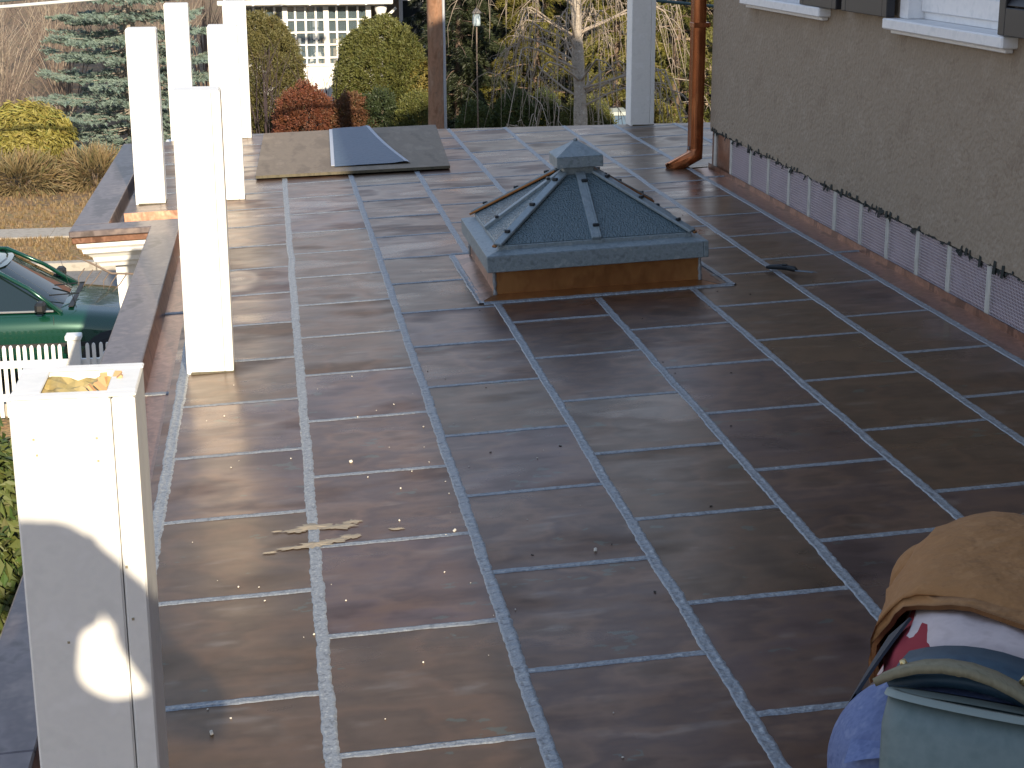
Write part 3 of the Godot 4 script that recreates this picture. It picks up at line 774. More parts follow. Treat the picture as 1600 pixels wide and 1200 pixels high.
		for s in [[za - 0.64, za - 0.055], [zc + 0.055, zc + 0.64]]:
			if i == 0 and s[0] < za: continue
			if i == 1: s[0] = maxf(s[0], -7.66)
			if i == 0: s[1] = minf(s[1], -7.70); s[0] = -8.25
			var sh := Node3D.new(); sh.name = "shutter"; t.add_child(sh, true)
			sh.set_meta("label", "dark louvred shutter beside a window")
			var a2: float = s[0]; var b2: float = s[1]
			st = start()
			var yb := ys + 0.005
			box(st, Vector3(-0.085, yb, a2), Vector3(-0.045, yt + 0.05, a2 + 0.055), 0.003)
			box(st, Vector3(-0.085, yb, b2 - 0.055), Vector3(-0.045, yt + 0.05, b2), 0.003)
			box(st, Vector3(-0.0845, yb, a2 + 0.056), Vector3(-0.045, yb + 0.10, b2 - 0.056), 0.003)
			box(st, Vector3(-0.0845, yt - 0.03, a2 + 0.056), Vector3(-0.045, yt + 0.05, b2 - 0.056), 0.003)
			part("stiles", done(st), M.shutter, sh)
			var yy := yb + 0.125
			while yy < yt - 0.06:
				part("louvre", boxm(Vector3(-0.005, -0.024, a2 + 0.057), Vector3(0.003, 0.024, b2 - 0.057), 0.001, Transform3D(Basis(Vector3(0, 0, 1), -0.6), Vector3(-0.062, yy, 0))), M.shutter, sh)
				yy += 0.05
	# eaves and roof, which throw the shadow over half of the porch roof
	var ov := 0.42
	st = start()
	box(st, Vector3(-ov, top, zf - 0.3), Vector3(0.25, top + 0.18, 8.4))
	box(st, Vector3(-ov + 0.22, top, 8.402), Vector3(0.25, top + 0.18, zb + 0.3))
	part("eave", done(st), M.trim, t)
	st = start()
	var rx := 5.0; var ry := y0 + 7.1
	var xe := 10.0 + ov
	for s in [[-ov, top + 0.181, rx, ry], [xe, top + 0.181, rx, ry]]:
		var p0 := Vector3(s[0], s[1], zf - 0.3); var p1 := Vector3(s[0], s[1], zb + 0.3)
		var q0 := Vector3(s[2], s[3], zf - 0.3); var q1 := Vector3(s[2], s[3], zb + 0.3)
		quad(st, p0, p1, q1, q0)
		quad(st, p0 + Vector3(0, 0.15, 0), p1 + Vector3(0, 0.15, 0), q1 + Vector3(0, 0.15, 0), q0 + Vector3(0, 0.15, 0))
	part("roof_slopes", done(st), M.shingle, t)
	st = start()
	for zz2 in [zf + 0.1, zb - 0.1]: tri(st, Vector3(0, top, zz2), Vector3(10.0, top, zz2), Vector3(rx, ry, zz2))
	part("gable", done(st), M.stucco, t)

func build_downspout() -> void:
	var t := thing("downspout", "shiny copper downspout with a kicked-out elbow at the house corner", "downspout", Vector3(2.578, 0.22, -10.27))
	var w := 0.052; var d := 0.038
	var st := start()
	# ribbed rectangular pipe
	var prof := []
	for k in 28:
		var a := TAU * k / 28.0
		var c := cos(a); var s := sin(a)
		var sx := signf(c) * pow(absf(c), 0.35) * d; var sz := signf(s) * pow(absf(s), 0.35) * w
		var rib := 0.003 * cos(a * 14.0)
		prof.append(Vector3(sx * (1 + rib / d), 0, sz * (1 + rib / w)))
	var rings := []
	for y in [0.0, 0.4, 1.2, 2.5, 4.1]:
		var r := []
		for p in prof: r.append(p + Vector3(0, y, 0))
		rings.append(r)
	loft(st, rings)
	part("pipe", done(st, true), M.spout, t)
	st = start(); rings = []
	var dirn := Vector3(-0.86, -0.40, 0.22).normalized()
	var turn := Quaternion(Vector3(0, -1, 0), dirn); var halfturn := Quaternion.IDENTITY.slerp(turn, 0.5)
	for k in 3:
		var r := []
		for p in prof:
			if k == 0: r.append(p)
			elif k == 1: r.append(Vector3(-0.004, -0.045, 0) + halfturn * (p * 1.12))
			else: r.append(Vector3(-0.004, -0.045, 0) + dirn * 0.185 + turn * p)
		rings.append(r)
	loft(st, rings)
	# inner wall so the mouth reads as a hollow tube
	var inner := []
	for k in [2, 1]:
		var r := []
		var c: Vector3 = Vector3.ZERO
		for p in rings[k]: c += p
		c /= rings[k].size()
		for p in rings[k]: r.append(c + (p - c) * 0.94)
		inner.append(r)
	loft(st, [rings[2], inner[0], inner[1]])
	part("elbow", done(st, true), M.spout, t)
	part("solder_joint", corner_bead(Vector3(-0.040, -0.008, 0.0), 0.02, 4), M.solder, t)
	for y in [0.75, 2.2]: part("strap", boxm(Vector3(-d - 0.004, y, -w - 0.004), Vector3(0.062, y + 0.03, w + 0.004), 0.002), M.spout, t)

# ------------------------------------------------------------------ things lying on the roof
func build_loose_things() -> void:
	var t := thing("plywood_sheet", "weathered plywood sheet laid flat on the copper roof", "plywood", dk(0.5, 0.0, -12.0), DB)
	var A := Vector3(-0.184, 0, -10.88) - Vector3(0.5, 0, -12.0); var B := Vector3(1.075, 0, -10.78) - Vector3(0.5, 0, -12.0)
	var Cc := Vector3(1.20, 0, -13.0) - Vector3(0.5, 0, -12.0); var D := Vector3(-0.13, 0, -13.12) - Vector3(0.5, 0, -12.0)
	var p := [A, B, Cc, D]
	var st := start()
	var lo := 0.012; var hi := 0.030
	var up := Vector3(0, hi, 0); var dn := Vector3(0, lo, 0)
	quad(st, p[0] + up, p[1] + up, p[2] + up, p[3] + up); quad(st, p[0] + dn, p[1] + dn, p[2] + dn, p[3] + dn)
	part("face_veneer", done(st), M.ply, t)
	st = start()
	for e in 4: quad(st, p[e] + up, p[(e + 1) % 4] + up, p[(e + 1) % 4] + dn, p[e] + dn)
	part("ply_edge", done(st), M.plyedge, t)
	var s0 := start()
	box(s0, Vector3(-0.6, 0.003, 0.3), Vector3(0.6, 0.012, 0.4)); box(s0, Vector3(-0.6, 0.003, -0.9), Vector3(0.65, 0.012, -0.8))
	part("spacer", done(s0), M.rawwood, t)
	# blue-grey membrane strip
	var f := thing("membrane_strip", "blue-grey roofing membrane strip lying on the plywood", "membrane", dk(0.55, 0.032, -12.1), DB)
	var st2 := start(); st2.set_smooth_group(1)
	var o := Vector3(0.55, 0.032, -12.1)
	var l0 := Vector3(0.335, 0.032, -11.03) - o; var r0 := Vector3(0.80, 0.032, -11.00) - o
	var l1 := Vector3(0.40, 0.032, -13.10) - o; var r1 := Vector3(0.66, 0.032, -13.08) - o
	var rings := []
	var rim := []
	for j in 13:
		var v := j / 12.0
		var a := l0.lerp(l1, v); var b := r0.lerp(r1, v) + Vector3(-0.018 * sin(v * PI), 0, 0)
		var ring := []
		for i in 7:
			var u := i / 6.0
			ring.append(a.lerp(b, u) + Vector3(0, 0.004 + 0.006 * sin(u * PI) * (0.6 + 0.4 * sin(v * 9.0)) + 0.012 * pow(u, 8.0), 0))
		rings.append(ring)
		rim.append([b + Vector3(0, 0.0165, 0), b + Vector3(0.030, 0.010, 0.004), b + Vector3(0.034, 0.001, 0.004)])
	loft(st2, rings, false)
	part("felt", done(st2, true), M.felt, f)
	st2 = start(); loft(st2, rim, false)
	part("rolled_edge", done(st2, true), M.feltedge, f)
	st2 = start(); bar(st2, l0.lerp(l1, .02) + Vector3(-0.012, 0.004, 0), l0.lerp(l1, .98) + Vector3(-0.012, 0.004, 0), 0.024, 0.003)
	part("selvage", done(st2), M.feltedge, f)
	# knife
	var g := thing("utility_knife", "black handled utility knife with a grey blade on the roof seam", "knife", dk(2.21, 0.010, -7.05), DB * Basis(Vector3.UP, -0.75))
	var s1 := start()
	tube(s1, [Vector3(-0.125, 0.006, 0.004), Vector3(-0.105, 0.009, 0.0), Vector3(-0.06, 0.012, -0.006), Vector3(-0.02, 0.011, -0.003), Vector3(0.015, 0.010, 0.006), Vector3(0.03, 0.006, 0.008)], [0.006, 0.011, 0.013, 0.012, 0.013, 0.006], 8)
	part("handle", done(s1, true), M.darkclip, g)
	s1 = start(); box(s1, Vector3(0.022, 0.003, -0.004), Vector3(0.11, 0.007, 0.020), 0.002)
	tri(s1, Vector3(0.11, 0.006, -0.004), Vector3(0.135, 0.006, 0.018), Vector3(0.11, 0.006, 0.020))
	part("blade", done(s1), mat(C(.16, .20, .24), 0.35, 0.6), g)
	s1 = start(); box(s1, Vector3(-0.05, 0.021, -0.010), Vector3(-0.025, 0.027, 0.004), 0.002)
	part("thumb_slide", done(s1), M.darkclip, g)

# ------------------------------------------------------------------ street
func build_ground() -> void:
	var st := start()
	# street level out to the horizon, gently rising wooded slope far behind
	var zs := [60.0, 10.0, -17.6]
	quad(st, Vector3(-300, GY - 0.02, 80), Vector3(300, GY - 0.02, 80), Vector3(300, GY - 0.02, -300), Vector3(-300, GY - 0.02, -300))
	structure("ground", done(st), M.lawn)
	st = start(); quad(st, Vector3(-120, GY, -17.95), Vector3(120, GY, -17.95), Vector3(120, GY, -25.5), Vector3(-120, GY, -25.5))
	structure("road", done(st), M.asphalt)
	st = start()
	var x := -40.0
	while x < 40.0:
		box(st, Vector3(x + 0.004, GY - 0.05, -25.72), Vector3(x + 1.196, GY + 0.125, -25.501), 0.015); x += 1.2
	box(st, Vector3(-40, GY - 0.05, -17.94), Vector3(40, GY + 0.12, -17.78), 0.015)
	structure("kerb", done(st), M.concrete)
	st = start(); quad(st, Vector3(-120, GY + 0.11, -25.70), Vector3(120, GY + 0.11, -25.70), Vector3(120, GY + 0.13, -60), Vector3(-120, GY + 0.13, -60))
	structure("lawn", done(st), M.lawn)
	st = start(); quad(st, Vector3(-120, GY + 0.134, -45), Vector3(120, GY + 0.134, -45), Vector3(120, GY + 6.5, -120), Vector3(-120, GY + 6.5, -120))
	structure("hillside", done(st), M.litter)
	st = start(); quad(st, Vector3(-30, GY + 0.12, -31.2), Vector3(-1.0, GY + 0.12, -31.0), Vector3(-1.0, GY + 0.135, -46), Vector3(-30, GY + 0.135, -46))
	structure("leaf_litter_bed", done(st), M.litter)
	var o := Node3D.new(); o.name = "sidewalk"; add_child(o); o.set_meta("kind", "structure")
	var slab := boxm(Vector3(-0.75, -0.06, -0.42), Vector3(0.745, 0.0, 0.42), 0.006)
	for k in 24: part("slab", slab, M.concrete, o, Transform3D(Basis.IDENTITY, Vector3(-24 + k * 1.5, GY + 0.135 + 0.003 * (k % 3), -28.15)))
	# dry grass on the verge and under the shrubs, fallen leaves
	var blade := tuft(9, 0.05, 0.006)
	var tf: Array[Transform3D] = []; var cl: Array[Color] = []
	for i in 5200:
		var zz := rr(-25.75, -27.7) if i % 3 == 0 else rr(-28.6, -33.5)
		tf.append(Transform3D(Basis(Vector3.UP, rr(0, TAU)).scaled(Vector3.ONE * rr(0.6, 1.5)), Vector3(rr(-9, -0.5), GY + 0.115, zz)))
		var b := rr(0.75, 1.25); cl.append(Color(b * rr(.9, 1.15), b, b * rr(.8, 1.0)))
	var gm := foliage("dry_grass", self, blade, leafmat(C(.20, .140, .075), 0.1), tf, cl)
	gm.set_meta("kind", "stuff"); tag(gm, "short dry brown grass along the street verge", "grass")

# ------------------------------------------------------------------ plants
func foliage(called: String, parent: Node, mesh: ArrayMesh, m: Material, tf: Array[Transform3D], cl: Array[Color]) -> MeshInstance3D:
	# every leaf clump joined into the plant's one foliage mesh
	var src := mesh.surface_get_arrays(0)
	var V: PackedVector3Array = src[Mesh.ARRAY_VERTEX]; var N: PackedVector3Array = src[Mesh.ARRAY_NORMAL]
	var v := PackedVector3Array(); var n := PackedVector3Array(); var c := PackedColorArray()
	var one := PackedColorArray(); one.resize(V.size())
	for i in tf.size():
		v.append_array(tf[i] * V); n.append_array(Transform3D(tf[i].basis.orthonormalized(), Vector3.ZERO) * N)
		one.fill(cl[i]); c.append_array(one)
	var arr := []; arr.resize(Mesh.ARRAY_MAX)
	arr[Mesh.ARRAY_VERTEX] = v; arr[Mesh.ARRAY_NORMAL] = n; arr[Mesh.ARRAY_COLOR] = c
	var am := ArrayMesh.new(); am.add_surface_from_arrays(Mesh.PRIMITIVE_TRIANGLES, arr)
	return part(called, am, m, parent)

func tuft(n: int, h: float, w: float) -> ArrayMesh:
	var st := start()
	for i in n:
		var a := rr(0, TAU); var d := Vector3(cos(a), 0, sin(a))
		var p := d * rr(0, h * 0.6); var s := Vector3(-d.z, 0, d.x) * w
		tri(st, p - s, p + s, p + d * rr(0.1, 0.8) * h + Vector3(0, h * rr(0.6, 1.2), 0))
	return done(st)

# clump of pointed leaves, growing roughly along +y
func clump(n: int, r: float, l: float, w: float, outward := 0.5) -> ArrayMesh:
	var st := start()
	for i in n:
		var p := Vector3(rr(-1, 1), rr(-1, 1), rr(-1, 1)) * r
		var d := (Vector3(rr(-1, 1), rr(-1, 1), rr(-1, 1)).normalized() + Vector3(0, outward, 0)).normalized()
		var s := d.cross(Vector3(rr(-1, 1), rr(-1, 1), rr(-1, 1))).normalized() * w
		var nn := d.cross(s).normalized() * w * 0.4
		var a := p; var e := p + d * l; var m := p + d * l * 0.45
		tri(st, a, m - s + nn, e); tri(st, a, e, m + s + nn)
	return done(st)

# sprig of needles round a short twig along +z
func sprig(n: int, l: float, nl: float, w: float) -> ArrayMesh:
	var st := start()
	for i in n:
		var t := float(i) / n
		var a := rr(0, TAU)
		var d := Vector3(cos(a), sin(a) * 0.8 + 0.25, 0.75).normalized()
		var p := Vector3(0, 0, t * l); var s := d.cross(Vector3(rr(-1, 1), rr(-1, 1), rr(-1, 1))).normalized() * w
		tri(st, p - s, p + s, p + d * nl * rr(0.7, 1.1))
	return done(st)

func facing(d: Vector3, roll := 0.0) -> Basis:     # basis whose y axis is d
	var y := d.normalized(); var x := y.cross(Vector3(0.3, 0.2, 0.9)).normalized(); var z := x.cross(y)
	return Basis(x, y, z) * Basis(Vector3.UP, roll)

func along(d: Vector3) -> Basis:                   # basis whose z axis is d
	var z := d.normalized(); var x := Vector3.UP.cross(z)
	x = x.normalized() if x.length() > 0.01 else Vector3.RIGHT
	return Basis(x, z.cross(x), z)

func bush(called: String, label: String, group: String, base: Vector3, rad: Vector3, cl_mesh: Mesh, m: Material, count: int, lump: float, hue := 0.15, fill := 0.25, tall := 0.5) -> Node3D:
	var t := thing(called, label, "shrub", base, Basis.IDENTITY, group)
	var nn := noise(1.6, hash(called + label) % 1000, 3)
	var tf: Array[Transform3D] = []; var cl: Array[Color] = []
	for i in count:
		var a := rr(0, TAU); var y := rr(-0.92, 1.0)
		var d := Vector3(sqrt(1 - y * y) * cos(a), y, sqrt(1 - y * y) * sin(a))
		var k := (1.0 + nn.get_noise_3dv(d * 1.6) * lump) * (rr(0.93, 1.03) if rng.randf() > fill else rr(0.55, 0.93))
		var p := Vector3(d.x * rad.x, rad.y * (1.0 + d.y) * tall * 2.0 * 0.5 + 0.0, d.z * rad.z)
		p = Vector3(d.x * rad.x * k, rad.y + d.y * rad.y * k, d.z * rad.z * k)
		tf.append(Transform3D(facing(d + Vector3(0, 0.3, 0), rr(0, TAU)).scaled(Vector3.ONE * rr(0.7, 1.3)), p))
		var b := rr(0.7, 1.35); cl.append(Color(b * rr(1.0 - hue, 1.0 + hue), b, b * rr(1.0 - hue, 1.0 + hue)))
	foliage("foliage", t, cl_mesh, m, tf, cl)
	var st := start()
	for i in 9:
		var a := rr(0, TAU); var d := Vector3(cos(a) * rad.x * 0.6, rad.y * rr(1.0, 1.6), sin(a) * rad.z * 0.6)
		tube(st, [Vector3(cos(a) * 0.05, 0, sin(a) * 0.05), d * 0.5 + Vector3(rr(-.05, .05), 0, rr(-.05, .05)), d], [0.022, 0.014, 0.006], 5)
	part("stems", done(st, true), M.twig, t)
	return t

func bare_shrub(label: String, base: Vector3, h: float, spread: float, stems: int, m: Material, group := "bare shrubs across the street", thick := 1.0) -> Node3D:
	var t := thing("bare_shrub", label, "shrub", base, Basis.IDENTITY, group)
	var st := start()
	for i in stems:
		var a := rr(0, TAU); var lean := rr(0.1, 1.0) * spread
		var tip := Vector3(cos(a) * lean, h * rr(0.6, 1.05), sin(a) * lean)
		var b := Vector3(cos(a) * 0.08, 0, sin(a) * 0.08)
		var mid := b.lerp(tip, 0.5) + Vector3(rr(-.1, .1), h * 0.08, rr(-.1, .1)) * 0.8
		tube(st, [b, mid, tip], [0.014 * thick, 0.009 * thick, 0.003 * thick], 4, false)
		for k in 5:
			var v := rr(0.3, 0.95)
			var p := (b.lerp(mid, v * 2.0) if v < 0.5 else mid.lerp(tip, v * 2.0 - 1.0))
			var e := p + (tip - b).normalized() * rr(0.15, 0.35) * h * 0.7 + Vector3(rr(-1, 1), rr(-.2, .6), rr(-1, 1)) * 0.22 * h * 0.6
			tube(st, [p, p.lerp(e, 0.5) + Vector3(rr(-.03, .03), rr(0, .04), rr(-.03, .03)), e], [0.006 * thick, 0.005 * thick, 0.002 * thick], 3, false)
	part("twigs", done(st, true), m, t)
	return t

func blue_spruce(base: Vector3, h: float) -> void:
	var t := thing("blue_spruce", "blue-green spruce with tiered drooping branches behind the sidewalk", "tree", base)
	var st := start()
	tube(st, [Vector3.ZERO, Vector3(0.02, h * 0.5, 0), Vector3(0, h, 0)], [0.16, 0.10, 0.02], 9)
	part("trunk", done(st, true), M.bark, t)
	var tf: Array[Transform3D] = []; var cl: Array[Color] = []
	st = start()
	var y := 0.35
	var tier := 0
	while y < h - 0.2:
		var reach := 2.0 * (1.0 - pow(y / h, 1.3)) + 0.12
		var nb := 16 if y < 4.5 else 8
		for i in nb:
			var a := TAU * (i + 0.5 * (tier % 2)) / nb + rr(-0.2, 0.2)
			var L := reach * rr(0.78, 1.08)
			var d := Vector3(cos(a), 0, sin(a))
			var y0 := y + rr(-0.10, 0.10)
			var pts := []; var rad := []
			for k in 6:
				var u := k / 5.0
				pts.append(d * L * u + Vector3(0, y0 - 0.14 * sin(u * PI * 0.75) * L * 0.6 + 0.05 * u * u * L, 0)); rad.append(0.018 * (1.05 - u))
			tube(st, pts, rad, 4, false)
			var side := Vector3(-d.z, 0, d.x)
			var nsp := int(14 + L * 20)
			for k in nsp:
				var u := pow(rr(0.06, 1.0), 0.7)
				var q := u * 5.0; var i0 := mini(int(q), 4)
				var c: Vector3 = pts[i0].lerp(pts[i0 + 1], q - i0)
				var wd := 0.30 * L * (1.05 - u) + 0.07
				var s := rr(-1, 1)
				var p := c + side * s * wd + Vector3(0, rr(-0.05, 0.035) - absf(s) * 0.03, 0)
				var dir := (d * 0.9 + side * s * 1.0 + Vector3(0, rr(-0.15, 0.25), 0))
				tf.append(Transform3D(along(dir).scaled(Vector3.ONE * rr(0.8, 1.35)), p))
				var b := rr(0.75, 1.3); cl.append(Color(b * rr(.9, 1.1), b, b * rr(.9, 1.08)))
		y += rr(0.37, 0.45); tier += 1
	part("branches", done(st, true), M.bark, t).set_meta("kind", "stuff")
	foliage("needles", t, sprig(26, 0.17, 0.062, 0.0085), leafmat(C(.185, .250, .215), 0.15), tf, cl)

func conifer(label: String, base: Vector3, h: float, r: float, col: Color, count: int) -> void:
	var t := thing("evergreen_tree", label, "tree", base, Basis.IDENTITY, "evergreens in the garden across the street")
	var st := start()
	tube(st, [Vector3.ZERO, Vector3(0.05, h * 0.5, 0), Vector3(0, h, 0)], [0.12, 0.08, 0.02], 8)
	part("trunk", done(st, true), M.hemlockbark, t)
	var tf: Array[Transform3D] = []; var cl: Array[Color] = []
	st = start()
	var nb := int(h * 9)
	for i in nb:
		var v := pow(float(i) / nb, 1.0)
		var y := 0.25 + v * (h - 0.3)
		var a := i * 2.399 + rr(-.3, .3)
		var L := r * (1.0 - v * 0.85) * rr(0.6, 1.1)
		var d := Vector3(cos(a), 0, sin(a))
		var pts := []
		for k in 5:
			var u := k / 4.0
			pts.append(d * L * u + Vector3(0, y + 0.22 * L * u - 0.42 * L * u * u, 0))
		tube(st, pts, [0.022, 0.017, 0.012, 0.008, 0.003], 4, false)
		for k in int(count / nb):
			var u := pow(rr(0.0, 1.0), 0.8)
			var q := u * 4.0; var i0 := mini(int(q), 3)
			var c: Vector3 = pts[i0].lerp(pts[i0 + 1], q - i0)
			var sd := Vector3(-d.z, 0, d.x) * rr(-1, 1) * 0.32 * L * (1.15 - u)
			tf.append(Transform3D(along(d * 0.4 + sd + Vector3(0, -rr(0.3, 1.1), 0)).scaled(Vector3.ONE * rr(0.7, 1.3)), c + sd + Vector3(0, rr(-.08, .04), 0)))
			var b := rr(0.6, 1.4); cl.append(Color(b * rr(.85, 1.15), b, b * rr(.8, 1.1)))
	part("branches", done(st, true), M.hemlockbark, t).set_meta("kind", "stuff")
	foliage("foliage", t, sprig(24, 0.22, 0.085, 0.011), leafmat(col, 0.25), tf, cl)

func weeping_tree(base: Vector3) -> void:
	var t := thing("weeping_tree", "bare weeping tree with a pale trunk and drooping twigs", "tree", base)
	var st := start()
	var tp := []; var tr := []
	for k in 12:
		var u := k / 11.0
		tp.append(Vector3(0.05 * sin(u * 7.0) + 0.03 * u, u * 5.6, 0.05 * cos(u * 5.0))); tr.append(0.140 - 0.075 * u + 0.012 * sin(u * 31.0))
	tr[0] = 0.18
	tube(st, tp, tr, 12)
	part("trunk", done(st, true), M.bark, t)
	st = start()
	for i in 44:
		var a := i * 2.399 + rr(-.4, .4)
		var u0 := rr(0.28, 0.98)
		var q := u0 * 11.0; var i0 := mini(int(q), 10)
		var c: Vector3 = tp[i0].lerp(tp[i0 + 1], q - i0)
		var d := Vector3(cos(a), 0, sin(a)); var L := rr(1.0, 3.3)
		var pts := []; var rad := []
		var wob := Vector3.ZERO
		for k in 9:
			var u := k / 8.0
			wob += Vector3(rr(-1, 1), rr(-.6, .6), rr(-1, 1)) * 0.055
			pts.append(c + d * L * (u * 0.9 + 0.12 * sin(u * 5.0)) + Vector3(0, 0.85 * sin(u * 2.1) * rr(.9, 1.1) - 1.75 * u * u * u * L * 0.45, 0) + wob)
			rad.append(0.019 * (1.08 - u) * (0.6 + L * 0.2))
		tube(st, pts, rad, 5, false)
		for k in 6:
			var u := rr(0.2, 1.0); var qq := u * 8.0; var j := mini(int(qq), 7)
			var p: Vector3 = pts[j].lerp(pts[j + 1], qq - j)
			var out := (d * rr(0.1, 0.7) + Vector3(rr(-1, 1), 0, rr(-1, 1)) * 0.6)
			var hang := rr(0.5, 1.7)
			var tw := []; var trr := []
			for e in 6:
				var v := e / 5.0
				tw.append(p + out * 0.55 * hang * sin(v * 1.5) + Vector3(0, 0.12 * sin(v * 2.2) - hang * v * v, 0) + Vector3(rr(-1, 1), rr(-1, 1), rr(-1, 1)) * 0.03)
				trr.append(0.0095 * (1.1 - v) + 0.002)
			tube(st, tw, trr, 3, false)
			for e in 2:
				var b: Vector3 = tw[2 + e]
				var o2 := Vector3(rr(-1, 1), rr(-1.2, 0.1), rr(-1, 1)) * 0.30
				tube(st, [b, b + o2 * 0.6, b + o2 + Vector3(0, -0.06, 0)], [0.006, 0.005, 0.002], 3, false)
	part("branches", done(st, true), M.paletwig, t)

func build_plants() -> void:
	blue_spruce(Vector3(-2.95, GY + 0.12, -36.2), 8.5)
	var boxleaf := clump(11, 0.045, 0.045, 0.014, 0.7)
	var fine := clump(14, 0.050, 0.055, 0.011, 1.0)
	var olive := leafmat(C(.095, .100, .022), 0.2)
	var green := leafmat(C(.060, .080, .020), 0.2)
	var yellow := leafmat(C(.24, .21, .045), 0.25)
	var rust := leafmat(C(.135, .045, .022), 0.2)
	bush("round_shrub", "large clipped dome shrub standing left of the utility pole", "", Vector3(2.34, GY + 0.12, -36.6), Vector3(0.98, 1.45, 0.95), fine, olive, 8200, 0.14)
	bush("round_shrub", "tall clipped shrub covering the lattice porch's left end", "", Vector3(-0.25, GY + 0.12, -36.8), Vector3(0.88, 1.52, 0.9), fine, leafmat(C(.105, .095, .030), 0.2), 7600, 0.14)
	bush("azalea_bush", "rusty red azalea mound in front of the white porch panel", "", Vector3(0.62, GY + 0.12, -34.2), Vector3(0.62, 0.88, 0.6), boxleaf, rust, 2600, 0.22, 0.3)
	bush("azalea_bush", "low rusty red azalea beside the large dome shrub", "", Vector3(1.55, GY + 0.12, -34.0), Vector3(0.45, 0.80, 0.45), boxleaf, leafmat(C(.115, .050, .022), 0.2), 1700, 0.25, 0.3)
	bush("dark_shrub", "small dark green shrub between azalea and yellow-green mound", "", Vector3(2.12, GY + 0.12, -34.0), Vector3(0.42, 0.82, 0.42), boxleaf, leafmat(C(.030, .045, .014), 0.2), 1500, 0.3)
	bush("boxwood", "yellow-green boxwood mound directly left of the utility pole", "clipped boxwood mounds", Vector3(2.86, GY + 0.12, -33.8), Vector3(0.50, 0.82, 0.5), boxleaf, olive, 2000, 0.12)
	bush("boxwood", "smallest clipped boxwood, just right of the utility pole", "clipped boxwood mounds", Vector3(3.95, GY + 0.12, -33.2), Vector3(0.36, 0.74, 0.36), boxleaf, green, 1500, 0.06)
	bush("boxwood", "clipped boxwood dome left of the weeping tree trunk", "clipped boxwood mounds", Vector3(4.80, GY + 0.12, -33.4), Vector3(0.46, 0.84, 0.46), boxleaf, green, 2000, 0.10)
	bush("boxwood", "upright clipped boxwood touching the dome left of the trunk", "clipped boxwood mounds", Vector3(5.42, GY + 0.12, -33.6), Vector3(0.34, 0.84, 0.36), boxleaf, green, 1400, 0.16)
	bush("boxwood", "wide clipped boxwood behind the weeping tree trunk", "clipped boxwood mounds", Vector3(6.22, GY + 0.12, -33.2), Vector3(0.56, 0.78, 0.5), boxleaf, olive, 2200, 0.07)
	bush("bamboo_bush", "bright yellow-green leafy bush beside the blue spruce", "", Vector3(-4.85, GY + 0.4, -33.6), Vector3(0.85, 0.62, 0.7), clump(9, 0.06, 0.13, 0.014, -0.3), yellow, 1700, 0.25, 0.2)
	bush("bamboo_bush", "olive bush half hidden behind the large dome shrub", "", Vector3(3.15, GY + 0.12, -36.2), Vector3(0.45, 1.0, 0.5), clump(9, 0.05, 0.09, 0.016, 0.2), leafmat(C(.15, .115, .02), 0.25), 1300, 0.3, 0.25)
	# shrub right below the porch, seen past the rotten-topped post
	bush("laurel_shrub", "glossy green leafy shrub at street level beside the porch", "", Vector3(-2.6, GY, -10.6), Vector3(1.0, 0.95, 1.7), clump(7, 0.07, 0.11, 0.024, 0.4), leafmat(C(.085, .105, .025), 0.3), 2600, 0.2, 0.35)
	# rows of evergreens
	var ev := [[4.1, -37.5, 6.5, 1.5], [6.0, -38.5, 7.5, 1.9], [7.6, -37.0, 7.0, 1.8], [9.2, -38.0, 7.5, 2.0], [5.0, -40.5, 8.0, 1.9], [8.4, -41.0, 8.5, 2.2], [11.2, -38.0, 7.5, 2.0], [6.6, -40.8, 8.0, 2.1], [10.4, -40.8, 8.0, 2.2], [3.9, -39.6, 7.0, 1.3]]
	var ecol := [C(.030, .040, .014), C(.125, .115, .020), C(.135, .125, .022), C(.110, .110, .022), C(.020, .030, .012), C(.025, .035, .013), C(.10, .10, .02), C(.020, .028, .012), C(.018, .026, .011), C(.022, .030, .012)]  # near-black greens: the deep shade between the trees, put into the foliage colour
	var elab := ["dark narrow evergreen right behind the utility pole", "golden-green drooping evergreen left of the weeping tree trunk", "golden-green drooping evergreen right of the weeping tree trunk", "golden-green evergreen behind the shaded white post", "evergreen coloured shade-black standing behind the golden-green ones, near the pole", "evergreen coloured shade-black standing behind the golden-green ones, near the downspout", "golden-green evergreen hidden mostly behind the house corner", "evergreen coloured shade-black standing behind the golden-green ones, straight behind the weeping tree", "evergreen coloured shade-black standing behind the golden-green ones, beyond the house corner", "narrow evergreen coloured shade-black against the neighbour's wall beside its dark window"]
	for i in ev.size():
		var e: Array = ev[i]
		conifer(elab[i], Vector3(e[0], GY + 0.12, e[1]), e[2], e[3], ecol[i], 4200 if i in [0, 4, 5, 7, 8, 9] else 3000)
	weeping_tree(Vector3(5.48, GY + 0.11, -30.2))
	# bare twiggy shrubs
	bare_shrub("dark bare twigs in front of the tall clipped shrub", Vector3(-0.20, GY + 0.12, -34.6), 2.5, 0.7, 12, M.darktwig)
	bare_shrub("dark bare branches leaning across the white porch panel", Vector3(1.05, GY + 0.12, -34.9), 2.5, 1.0, 9, M.darktwig)
	var brush := [[-5.4, -34.8, 1.3], [-4.7, -35.2, 1.5], [-5.9, -37.5, 2.6], [-7.2, -38.5, 3.0], [-8.6, -41.0, 3.5], [-6.8, -43.0, 3.6], [-5.2, -44.0, 3.4], [-9.6, -46.0, 4.0], [-7.9, -48.0, 4.2], [-6.2, -50.0, 4.4], [-10.8, -52.0, 4.6], [-8.8, -55.0, 5.0], [-4.3, -48.5, 4.0], [-3.0, -45.0, 3.4], [-1.8, -47.0, 3.6]]
